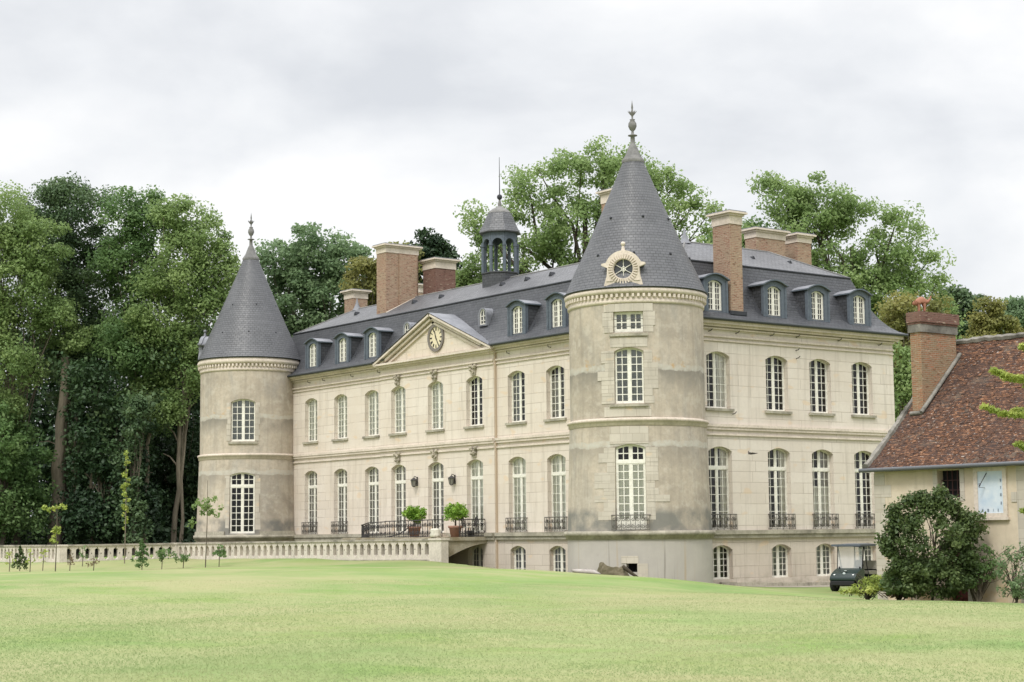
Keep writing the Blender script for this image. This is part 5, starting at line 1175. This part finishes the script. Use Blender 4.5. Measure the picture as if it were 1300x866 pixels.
# ================================================================== TREES
def tree_trunk(b, base, top, r0, r1, seed, wob=.25, n=7):
    r = random.Random(seed); base = Vector(base); top = Vector(top); pts = []; rs = []
    for k in range(n+1): t = k/n; p = base.lerp(top, t)+Vector((r.uniform(-wob, wob), r.uniform(-wob, wob), 0))*(1 if 0 < k < n else 0); pts.append(p); rs.append(r0+(r1-r0)*t+(.25*r0 if k == 0 else 0))
    b.tube(pts, rs, 8, cap=False); return pts
def rot(a, d): return RT*a+FW*d
def tree(name, label, pos, lobes, leaf, seed, group='trees behind the chateau', trunk_r=.35, size=.34, dens=1.0, bark_='bark', cat='tree', fork=.35, clump=1.05, per=105, base_z=None, aspect=.62):
    if clump > .6: size *= .80; per = int(per*1.5)
    """lobes: (right, away, z above ground, r horizontal, r vertical)"""
    x, y = pos; z0 = h1(x, y) if base_z is None else base_z
    t = thing(name, label, cat, (x, y, z0), group); rn = random.Random(seed); npr = np.random.default_rng(seed)
    cs = []; cr = []; tips = []
    for (a, d, z, rh, rv) in lobes:
        area = 4*PI*((rh*rh*2+rh*rv)/3 if True else 0); n = max(6, int(area/(clump*clump*1.55)*dens)); c0 = rot(a, d)+Vector((0, 0, z))
        dd = npr.standard_normal((n, 3)); dd /= np.linalg.norm(dd, axis=1, keepdims=True); rr_ = .55+.47*npr.random(n)**.7
        P = np.array([c0.x, c0.y, c0.z])+dd*rr_[:, None]*[rh, rh, rv]; cs.append(P); cr += list(clump*(.55+.75*npr.random(n)))
        for q in P[:: max(1, n//7)]: tips.append((Vector(q), c0))
    cs = np.concatenate(cs)
    keep = cs[:, 2]+z0 > h1(x, y)+.3; cs = cs[keep]; cr = np.array(cr)[keep]
    leaf_cloud('crown', cs, cr, int(per), size, M[leaf], t, seed, squash=.72, aspect=aspect)
    b = MB(); tips = tips if len(tips) < 26 else [tips[i] for i in sorted(rn.sample(range(len(tips)), 26))]; top = sum(l[2] for l in lobes)/len(lobes)*1.05; zc_ = min(l[2]-l[4]*.3 for l in lobes); zc_ = max(zc_, top*fork)
    ax = sum(l[0] for l in lobes)/len(lobes); ad = sum(l[1] for l in lobes)/len(lobes); tp = rot(ax, ad)+Vector((0, 0, top))
    pts = tree_trunk(b, (0, 0, -.3), tp, trunk_r, trunk_r*.18, seed, wob=.13)
    for (q, c0) in tips:
        k = rn.randint(2, 5); s = pts[k]; 
        if s.z > q.z: s = pts[max(1, k-2)]
        m_ = s.lerp(c0, .6)+Vector((rn.uniform(-.5, .5), rn.uniform(-.5, .5), rn.uniform(-.2, .6))); b.tube([s, s.lerp(m_, .5)+Vector((0, 0, .2)), m_, m_.lerp(q, .6)+Vector((rn.uniform(-.3, .3), rn.uniform(-.3, .3), .1)), q], [trunk_r*.30, trunk_r*.22, trunk_r*.15, trunk_r*.08, .02], 5, cap=False)
    lpart(b, 'trunk', M[bark_], t); return t
def PX(px, Z): v = Vector((CAM.x, CAM.y, 0))+FW*Z+RT*((px-650)*Z/2208); return (v.x, v.y)   # plan position along a bearing
def lob(px0, Z, L_):   # helper: lobes given as bearings/heights of the tree as surveyed
    o = []
    for (px, py, rx, ry, *dz) in L_:
        k = Z/2208; o.append(((px-px0)*k, (dz[0] if dz else 0), (677+(650-px)*.0099-py)*k+1.2, rx*k, ry*k))
    return o
LF = 'trees of the wood left of the chateau'
def T_(name, label, px0, Z, L_, leaf, seed, **k):
    x, y = PX(px0, Z); 
    z0 = -1.2; return tree(name, label, (x, y), lob(px0, Z, L_), leaf, seed, base_z=z0, **k)
T_('broadleaf_tree', 'big lime-green tree at the far left, its foliage hanging down behind the balustrade', 22, 113, [(-5, 285, 42, 48), (40, 310, 38, 40), (12, 370, 52, 50), (70, 415, 38, 34, 1), (-30, 400, 50, 60), (10, 480, 46, 48, -1), (-20, 540, 50, 50)], 'lf_lime', 11, group=LF, trunk_r=.3, per=140, size=.27, fork=.1)
T_('broadleaf_tree', 'tall dark-green tree rising behind the lime-green one at the far left', 85, 118, [(45, 262, 34, 34), (90, 268, 46, 40), (60, 330, 48, 46), (110, 350, 46, 50), (70, 420, 45, 48), (118, 440, 40, 42)], 'lf_dark', 12, group=LF, trunk_r=.3, bark_='bark_dark', per=140, size=.27)
T_('broadleaf_tree', 'mid-green tree with light top between the dark tree and the bright round one', 170, 116, [(150, 272, 32, 34), (188, 280, 30, 36), (160, 335, 40, 44), (195, 360, 34, 46), (160, 430, 42, 46), (185, 500, 36, 50), (150, 560, 30, 40), (175, 440, 40, 40, -2)], 'lf_mid', 13, group=LF, trunk_r=.16, per=140, size=.27, bark_='bark_pale')
T_('broadleaf_tree', 'bright green round-topped tree just left of the far tower', 228, 114, [(215, 285, 30, 32), (250, 300, 34, 36), (228, 350, 48, 48), (270, 350, 26, 44), (200, 400, 42, 44), (255, 420, 42, 48), (284, 330, 12, 20), (240, 470, 36, 34), (205, 510, 34, 36)], 'lf_lime', 14, group=LF, trunk_r=.13, per=140, size=.27, bark_='bark_pale')
T_('broadleaf_tree', 'mid-green tree low at the far left under the lime-green one', 5, 111, [(0, 560, 42, 50), (34, 600, 22, 44, 1), (-20, 620, 50, 60), (8, 650, 42, 40, 1)], 'lf_mid', 18, group=LF, trunk_r=.2, size=.32, fork=.1)
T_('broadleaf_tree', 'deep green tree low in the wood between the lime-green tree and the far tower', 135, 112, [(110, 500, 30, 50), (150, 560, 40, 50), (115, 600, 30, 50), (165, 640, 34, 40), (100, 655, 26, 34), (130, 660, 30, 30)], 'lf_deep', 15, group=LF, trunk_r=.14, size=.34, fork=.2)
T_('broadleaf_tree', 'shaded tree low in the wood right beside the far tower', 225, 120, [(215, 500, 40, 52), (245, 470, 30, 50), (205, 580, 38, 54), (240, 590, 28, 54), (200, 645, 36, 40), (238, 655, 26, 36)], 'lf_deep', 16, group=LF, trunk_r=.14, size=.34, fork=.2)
T_('broadleaf_tree', 'ivy-green slender tree behind the tallest sapling in the wood', 170, 110, [(165, 600, 15, 45), (175, 540, 13, 35), (168, 660, 16, 35)], 'lf_dark', 17, group=LF, trunk_r=.16, size=.30, clump=.7, fork=.2)
# bare straight trunks at the edge of the wood
def bare(px, Z, ztop, r, seed, label, lean=0):
    x, y = PX(px, Z); t = thing('bare_tree', label, 'bare tree', (x, y, -1.2), 'bare trunks in the wood'); b = MB(); pts = tree_trunk(b, (0, 0, -.2), (lean*RT.x, lean*RT.y, ztop), r, r*.55, seed, .12, 9)
    rn = random.Random(seed)
    for k in range(5): s = pts[rn.randint(4, 8)]; q = s+rot(rn.uniform(-2, 2), 0)+Vector((0, 0, rn.uniform(.2, 1.6))); b.tube([s, s.lerp(q, .5)+Vector((0, 0, .2)), q], [.07, .05, .02], 4)
    lpart(b, 'trunk', M['bark_pale'], t)
    n = 10; c = np.array([[rn.uniform(-1.6, 1.6), rn.uniform(-1.6, 1.6), ztop+rn.uniform(-1, 1.5)] for _ in range(n)]); leaf_cloud('crown', c, .9, 60, .32, M['lf_dark'], t, seed)
bare(70, 114, 13.0, .50, 1, 'thickest pale bare trunk, standing beside the lime-green tree', .5)
bare(120, 113, 7.5, .16, 2, 'thin pale trunk in the wood behind the two smallest saplings', -.3)
bare(182, 113, 9.0, .20, 3, 'slender trunk in the wood right of the tallest sapling', .3)
bare(221, 114, 13.0, .20, 4, 'straight grey trunk in the wood nearest to the far tower', .6)
bare(92, 116, 11.0, .13, 5, 'faint thin trunk in the wood just right of the thickest trunk', .2)
# forking tree in the wood
x, y = PX(170, 116); t = thing('forked_tree', 'tall pale forked tree with steep limbs in the middle of the wood', 'tree', (x, y, -1.2), LF); b = MB()
b.tube([(0, 0, 0)]+[rot(a, 0)+Vector((0, 0, z)) for a, z in ((.2, 4), (.5, 8), (1.2, 11), (2.2, 13.5), (3.2, 15.5))], [.20, .17, .15, .12, .08, .04], 7); b.tube([rot(.5, 0)+Vector((0, 0, 8))]+[rot(a, 0)+Vector((0, 0, z)) for a, z in ((.3, 11), (-.3, 14), (-.2, 17))], [.16, .13, .1, .05], 6); b.tube([rot(2.2, 0)+Vector((0, 0, 13.5)), rot(3.8, 0)+Vector((0, 0, 14.6)), rot(5.2, 0)+Vector((0, 0, 15.6))], [.1, .07, .03], 5)
lpart(b, 'trunk', M['bark'], t); rn = random.Random(8); leaf_cloud('crown', [rot(rn.uniform(-2.5, 4), rn.uniform(1, 3))+Vector((0, 0, rn.uniform(12, 18))) for _ in range(26)], 1.0, 70, .32, M['lf_mid'], t, 81)

BG = 'trees behind the chateau'
T_('broadleaf_tree', 'blue-green tree between the far tower cone and the brick chimney', 400, 126, [(355, 330, 30, 30), (395, 315, 32, 34), (435, 335, 34, 34), (370, 380, 40, 40), (420, 390, 46, 44), (340, 400, 22, 50), (462, 385, 22, 40), (350, 450, 40, 44), (400, 440, 50, 40)], 'lf_blue', 21, size=.36)
T_('broadleaf_tree', 'yellowing tree peeping over the roof just left of the big double chimney', 462, 120, [(458, 352, 20, 28), (478, 365, 18, 30), (505, 322, 22, 16), (500, 350, 30, 25)], 'lf_yellow', 22, size=.32, clump=.8)
T_('broadleaf_tree', 'small dark tree standing up behind the big double chimney', 542, 122, [(540, 318, 24, 22), (558, 330, 18, 22), (545, 355, 26, 30), (522, 322, 10, 16)], 'lf_deep', 23, size=.34, clump=.75)
T_('broadleaf_tree', 'light green tree low behind the roof left of the bell lantern', 590, 116, [(575, 370, 22, 24), (600, 350, 22, 26), (620, 375, 28, 36), (590, 395, 26, 20), (560, 385, 12, 16)], 'lf_lime', 24, size=.32, clump=.85)
T_('plane_tree', 'huge spreading plane tree right behind the bell lantern and the near tower cone', 750, 112, [(765, 205, 30, 26), (720, 225, 42, 32), (655, 235, 28, 26), (622, 272, 26, 26), (680, 285, 46, 38), (740, 290, 50, 44), (800, 225, 46, 36), (850, 245, 34, 32), (885, 270, 28, 28), (840, 310, 48, 44), (650, 330, 34, 30), (700, 345, 44, 34), (890, 320, 26, 26), (770, 360, 60, 34), (615, 300, 14, 16)], 'lf_plane', 25, trunk_r=.7, size=.29, bark_='bark_dark', dens=.62, per=110)
T_('broadleaf_tree', 'low green tree in the gap right of the near tower cone', 925, 120, [(915, 320, 26, 26), (950, 315, 22, 22), (935, 350, 34, 26), (962, 290, 10, 10)], 'lf_mid', 26, size=.34)
T_('plane_tree', 'great airy plane tree above the right end of the chateau roof', 1080, 118, [(1025, 238, 26, 28), (1000, 255, 28, 24), (1060, 262, 34, 30), (1100, 285, 42, 34), (1020, 305, 52, 38), (1150, 300, 34, 34), (1185, 345, 26, 34), (1070, 345, 54, 44), (1140, 370, 46, 44), (1195, 385, 18, 22), (985, 235, 18, 14), (1110, 430, 50, 44), (1150, 470, 40, 50), (960, 300, 20, 20), (1120, 335, 44, 36), (1085, 395, 54, 36), (1185, 420, 30, 40), (1040, 270, 40, 34)], 'lf_plane', 27, trunk_r=.7, size=.29, bark_='bark_dark', dens=.62, per=110)
T_('broadleaf_tree', 'yellow-green bushy tree between the chateau corner and the cottage chimney', 1160, 104, [(1150, 400, 26, 26), (1175, 430, 26, 34), (1150, 480, 30, 44), (1150, 560, 34, 44), (1190, 400, 14, 20)], 'lf_yellow', 28, size=.30, clump=.8, fork=.1)
T_('broadleaf_tree', 'green bushy tree close behind the right corner of the chateau', 1140, 98, [(1140, 460, 20, 34), (1150, 520, 26, 44), (1145, 600, 26, 44)], 'lf_lime', 32, size=.28, clump=.75, fork=.1)
T_('broadleaf_tree', 'dark tree on the slope right of the cottage chimney', 1232, 150, [(1215, 385, 24, 22), (1245, 395, 22, 24), (1225, 430, 30, 30), (1200, 410, 16, 30)], 'lf_dark', 29, size=.40)
T_('broadleaf_tree', 'yellowish tree on the slope above the ridge of the cottage', 1262, 146, [(1262, 402, 18, 18), (1275, 425, 22, 22), (1248, 430, 18, 20)], 'lf_yellow', 30, size=.38, clump=.9)
T_('broadleaf_tree', 'grey-green tree at the far right above the cottage ridge', 1300, 150, [(1290, 395, 18, 16), (1312, 400, 22, 24), (1300, 425, 30, 24), (1340, 410, 24, 28)], 'lf_blue', 31, size=.40)

# far wood: dense mass closing the background
def farwood(name, label, runs, seed, leaf='lf_deep', size=.55):
    r = np.random.default_rng(seed); C = []
    for (pxa, pxb, Z, z0, z1, n) in runs:
        for _ in range(n):
            px = r.uniform(pxa, pxb); x, y = PX(px, Z+r.uniform(-3, 5)); C.append((x, y, r.uniform(z0, z1)))
    o = leaf_cloud(name, C, 1.9, 60, size*.8, M[leaf], None, seed, squash=.8); tag(o, label, 'wood', kind='stuff')
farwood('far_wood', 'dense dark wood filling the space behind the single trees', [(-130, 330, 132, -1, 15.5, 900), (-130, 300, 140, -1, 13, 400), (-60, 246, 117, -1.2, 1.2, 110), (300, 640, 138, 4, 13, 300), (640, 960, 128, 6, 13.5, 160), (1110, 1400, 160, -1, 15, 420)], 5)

# ================================================================== BUSHES AND PLANTS NEAR THE COTTAGE
def bush(name, label, x, y, lobes, leaf, seed, size=.16, per=90, clump=.35, dens=1.0, stems=8, group=None, cat='bush', bk='bark_dark', aspect=.6):
    return tree(name, label, (x, y), lobes, leaf, seed, group=group, trunk_r=.06, size=size, dens=dens, bark_=bk, cat=cat, fork=0, clump=clump, per=per, aspect=aspect)
_r = random.Random(77)
bush('laurel_bush', 'big dark-green rounded bush taking up the cottage front below the dark window', 14.2, -1.55, [(0, 0, 2.1, 1.30, 1.2), (-.85, 0, 1.7, .75, .85), (.85, 0, 1.6, .75, .85), (0, -.2, .9, 1.2, .7), (.15, 0, 3.25, .55, .5), (.45, 0, 3.75, .22, .3), (1.15, .2, 3.0, .40, .26), (1.62, .1, 2.85, .34, .10), (1.75, .1, 2.5, .28, .08), (-.95, 0, 2.65, .40, .45), (-.5, 0, 3.2, .28, .45), (-1.35, 0, 2.0, .3, .35), (-1.35, 0, 1.3, .25, .3), (1.5, 0, 1.3, .35, .35), (.5, 0, .7, .9, .5), (-.2, 0, 3.55, .16, .3), (1.0, 0, 2.4, .5, .4), (-1.25, 0, .7, .3, .3)]+[(1.5*math.cos(a)*_r.uniform(.85, 1.08), 0, 2.05+1.55*math.sin(a)*_r.uniform(.85, 1.12), .16, .16) for a in [-.4+.17*k for k in range(23)]], 'lf_bush', 41, size=.13, per=46, clump=.30, dens=.62)
bush('shrub', 'thin twiggy shrub with sparse leaves below the sundial', 15.15, -.25, [(0, 0, 1.0, .55, .6), (-.3, 0, 1.45, .35, .35), (.45, 0, 1.35, .35, .45), (.3, 0, 1.75, .2, .3)], 'lf_mid', 42, size=.10, per=30, clump=.25, dens=.7)
t = thing('twigs', 'fan of bare thin stems below the sundial shrub', 'shrub stems', (15.15, -.3, h1(15.15, -.3)))
b = MB(); rn = random.Random(3)
for k in range(22): a = rn.uniform(-.7, .7); c = rn.uniform(-.3, .3); b.tube([(rn.uniform(-.1, .1), rn.uniform(-.1, .1), 0), rot(a*.5, c*.5)+Vector((0, 0, .7)), rot(a, c)+Vector((0, 0, rn.uniform(1.1, 1.7)))], [.022, .016, .008], 4)
lpart(b, 'stem', M['bark'], t)
bush('shrub', 'green shrub at the very right edge against the cottage wall', 17.1, -.9, [(0, 0, .9, .6, .8), (.2, 0, 1.6, .4, .4), (.1, 0, .5, .6, .4)], 'lf_blue', 43, size=.10, per=26, clump=.25, dens=.6)
bush('perennial_plants', 'low yellow-green border plants in front of the golf cart', 11.75, -1.75, [(-.75, 0, .22, .35, .22), (-.2, -.1, .3, .45, .32), (.4, 0, .35, .5, .38), (.0, .2, .6, .3, .25)], 'lf_fir', 44, size=.18, per=46, clump=.24, cat='plants', aspect=.25)
bush('dry_shrub', 'brownish dry shrub between the golf cart and the big dark bush', 12.0, -.5, [(0, 0, .7, .5, .55), (.3, 0, 1.1, .4, .35), (-.3, 0, .5, .4, .4)], 'lf_brown', 45, size=.12, per=45, clump=.24)
bush('shrub', 'small green shrub tucked against the left side of the big dark bush', 12.7, -1.5, [(0, 0, .6, .6, .6), (.4, 0, 1.1, .45, .45), (.5, 0, .5, .55, .5)], 'lf_mid', 46, size=.13, per=60, clump=.26)

# fir with outstretched boughs at the right edge
FX = Vector((CAM.x, CAM.y, 0))+FW*49+RT*(705*49/2208)
FT = thing('fir_tree', 'yellow-green fir whose boughs reach in from the right edge over the cottage', 'fir tree', (FX.x, FX.y, h1(FX.x, FX.y)))
b = MB(); z0 = h1(FX.x, FX.y); b.tube([(0, 0, -.2), (0, 0, 4), (0, 0, 8.0)], [.16, .11, .03], 8); rn = random.Random(6); cs = []; rs = []
tiers = [(6.55, 1.95), (6.1, 1.0), (5.55, 2.25), (4.45, 1.35), (3.9, .9), (3.35, 1.0), (2.6, 1.25), (1.9, 1.05), (1.2, 1.0), (7.2, 1.1), (7.8, .6)]
for (z, ln) in tiers:
    n = 6
    for k in range(n):
        az = 2*PI*k/n+(0 if k == 0 else rn.uniform(-.3, .3)); d = rot(-math.cos(az), math.sin(az)*1); l = ln*(1 if k == 0 else rn.uniform(.7, 1)); pts = [Vector((0, 0, z+.10))+d*(l*t)+Vector((0, 0, -.28*math.sin(t*PI*.9)*l*.6+.05*t)) for t in (0, .25, .5, .75, 1)]
        b.tube(pts, [.035, .03, .022, .015, .006], 5)
        for t in np.linspace(.2, 1, 14):
            i = min(3, int(t*4)); p = pts[i].lerp(pts[i+1], t*4-i); s = (1.05-t)*.5+.1
            for q in (-1, -.5, 0, .5, 1): cs.append(p+d.cross(Vector((0, 0, 1)))*q*s*.8+Vector((0, 0, rn.uniform(-.05, .04)))+d*abs(q)*.12); rs.append(.10)
lpart(b, 'trunk', M['bark_dark'], FT); leaf_cloud('needles', cs, rs, 26, .13, M['lf_fir'], FT, 77, aspect=.3, squash=.6)

# ================================================================== SAPLINGS
def sapling(px, Z, label, h, kind, seed):
    x, y = PX(px, Z); z = h1(x, y); t = thing('sapling', label, 'young tree', (x, y, z), 'young trees planted on the lawn'); rn = random.Random(seed); b = MB(); top = Vector((rn.uniform(-.04, .04)*h, 0, h))
    b.tube([(0, 0, -.1), top*.5+Vector((.02, .02, 0)), top], [.030 if h > 2 else .022, .022, .010], 5); lpart(b, 'stem', M['bark_pale'] if kind == 'tall' else M['bark'], t); cs = []; rs = []; lf = 'lf_lime'; sz = .13; per = 26
    if kind == 'tall':
        for k in range(34): cs.append(top*(.30+.70*rn.random()**.7)+rot(rn.uniform(-.16, .16), rn.uniform(-.16, .16))); rs.append(.11)
        lf = 'lf_fir'; per = 12; sz = .16
    elif kind == 'ball':
        for k in range(16): a = rn.gauss(0, .26); cs.append(Vector((0, 0, h*.68))+rot(a, rn.gauss(0, .25))+Vector((0, 0, rn.gauss(0, .28)))); rs.append(.17)
        cs.append(rot(-.75, 0)+Vector((0, 0, h*.50))); rs.append(.2); cs.append(rot(-.65, 0)+Vector((0, 0, h*.53))); rs.append(.2); sz = .17; per = 22
    elif kind == 'spread':
        for k in range(7): s_ = rn.choice((-1, 1)); cs.append(Vector((0, 0, h*.9))+rot(rn.uniform(-.8, .5), 0)+Vector((0, 0, rn.uniform(-.1, .15)))); rs.append(.13)
        for k in range(9): cs.append(Vector((0, 0, h*rn.uniform(.42, .62)))+rot(rn.uniform(-.2, .2), 0)); rs.append(.13)
        lf = 'lf_fir'; sz = .17; per = 16
    elif kind == 'cone':
        for k in range(44): u = rn.random(); cs.append(Vector((0, 0, h*(.12+.85*u)))+rot(rn.uniform(-1, 1)*(1-u)*h*.33, rn.uniform(-1, 1)*(1-u)*h*.33)); rs.append(.12*(1.2-u))
        lf = 'lf_bush' if seed % 2 else 'lf_mid'; sz = .11; per = 30
    else:
        for k in range(13 if kind == 'bushy' else 6): cs.append(Vector((0, 0, h*rn.uniform(.45, 1)))+rot(rn.gauss(0, .22 if kind == 'bushy' else .1), rn.gauss(0, .18))); rs.append(.13)
        lf = {'bushy': 'lf_mid', 'thin': 'lf_fir', 'brown': 'lf_brown'}.get(kind, 'lf_mid'); per = 22 if kind == 'bushy' else 10; sz = .12
    leaf_cloud('foliage', cs, rs, per, sz, M[lf], t, seed)
SP = [(14, 84, 'thin wispy sapling, leftmost of the row on the lawn', .95, 'thin', 1), (27, 86, 'small dark conical sapling near the left end of the row', 1.25, 'cone', 3), (40, 82, 'very thin yellowish sapling between the dark cone and a slim bush', 1.1, 'thin', 4), (56, 86, 'slim leafy sapling in front of the left end of the see-through balustrade', 1.05, 'thin', 5), (72, 82, 'tall sapling with flat yellow-green sprays in front of the thickest trunk', 3.3, 'spread', 6),
      (90, 86, 'bare little stake-like sapling in front of the see-through balustrade', .75, 'brown', 7), (106, 90, 'small round yellow-green sapling against the see-through balustrade', 1.0, 'ballx', 8), (120, 84, 'thin bare sapling right of the round yellow-green one', .75, 'brown', 9), (159, 92, 'tallest sapling, a slender pole with small pale leaves against the dark wood', 5.9, 'tall', 10), (181, 86, 'largest conical sapling with dense light green foliage', 1.55, 'cone', 12),
      (206, 86, 'small spreading sapling right of the largest conical one', 1.0, 'bushy', 13), (233, 87, 'small rounded sapling in front of the balustrade corner', .75, 'bushy', 14), (261, 87, 'tall sapling with one leafy tuft in front of the far tower', 4.3, 'ball', 15), (278, 87, 'low spreading sapling at the right end of the row', 1.0, 'bushy', 16)]
for s in SP: sapling(*s)

# stump, rock, bird
b = MB(); rn = random.Random(12); prof_ = []
t = thing('tree_stump', 'broken mossy old tree stump on the lawn in front of the near tower', 'tree stump', (2.9, -6.35, h1(2.9, -6.35)))
n = 28; m_ = 7
vs = []; fs = []
for j in range(m_):
    for i in range(n):
        a = 2*PI*i/n; u = j/(m_-1); hh = (.38+.10*math.sin(a*2+1)+.07*rn.random())*(1-.5*max(0, math.cos(a-math.atan2(RT.y, RT.x)))); R_ = (1.0-.22*u)*(1+.13*math.sin(a*5)+.08*rn.random()) ; R_ *= .95
        p = rot(0, 0)+RT*(math.cos(a)*R_*.62)+FW*(math.sin(a)*R_*.5); vs.append((p.x, p.y, -.15+(hh+.15)*u))
for j in range(m_-1):
    for i in range(n): fs.append((j*n+i, j*n+(i+1) % n, (j+1)*n+(i+1) % n, (j+1)*n+i))
vs.append((0, 0, .12)); fs += [((m_-1)*n+i, (m_-1)*n+(i+1) % n, len(vs)-1) for i in range(n)]
b.add(vs, fs); M['stump'] = trimstone('mossy_stump_wood', (.16, .135, .095), (.07, .065, .035), .9); lpart(b, 'stump', M['stump'], t)
b = MB()
b.tube([rot(.35, -.3)+Vector((0, 0, .36)), rot(.68, -.35)+Vector((0, 0, .1)), rot(1.0, -.3)+Vector((0, 0, -.12))], [.08, .07, .04], 7); lpart(b, 'root', M['bark_dark'], t)
b = MB(); rn = random.Random(4)
b.sphere((0, 0, 0), .42, 12, (1.3, .55, .28)); b.v = [(x*(1+rn.uniform(-.12, .12)), y*(1+rn.uniform(-.12, .12)), z*(1+rn.uniform(-.2, .2))) for x, y, z in b.v]
o = b.build('flat_stone', trimstone('pale_lichen_stone', (.38, .35, .325), (.18, .155, .13), .8)); o.location = (3.15, -7.85, h1(3.15, -7.85)+.04); o.rotation_euler = (0, .12, math.atan2(RT.y, RT.x)); tag(o, 'flat pale stone lying in the grass left of the stump', 'stone')
bm_ = skin_body('swallow', [(0, 0, 0), (.13, 0, .01), (-.16, 0, .01), (-.32, .05, .03), (-.32, -.05, .03), (.02, .16, .03), (-.10, .34, .0), (.02, -.14, .08), (-.12, -.30, .14)], [(0, 1), (0, 2), (2, 3), (2, 4), (0, 5), (5, 6), (0, 7), (7, 8)], [.05, .03, .03, .012, .012, .022, .008, .022, .008], mat('dark_plumage', (.06, .05, .045), .7), loc=(2.16, 1.8, 3.14), rz=math.atan2(-RT.y, -RT.x)+.5, sub=1)
tag(bm_, 'small dark bird flying past the side wall between the first two ground floor windows', 'bird')
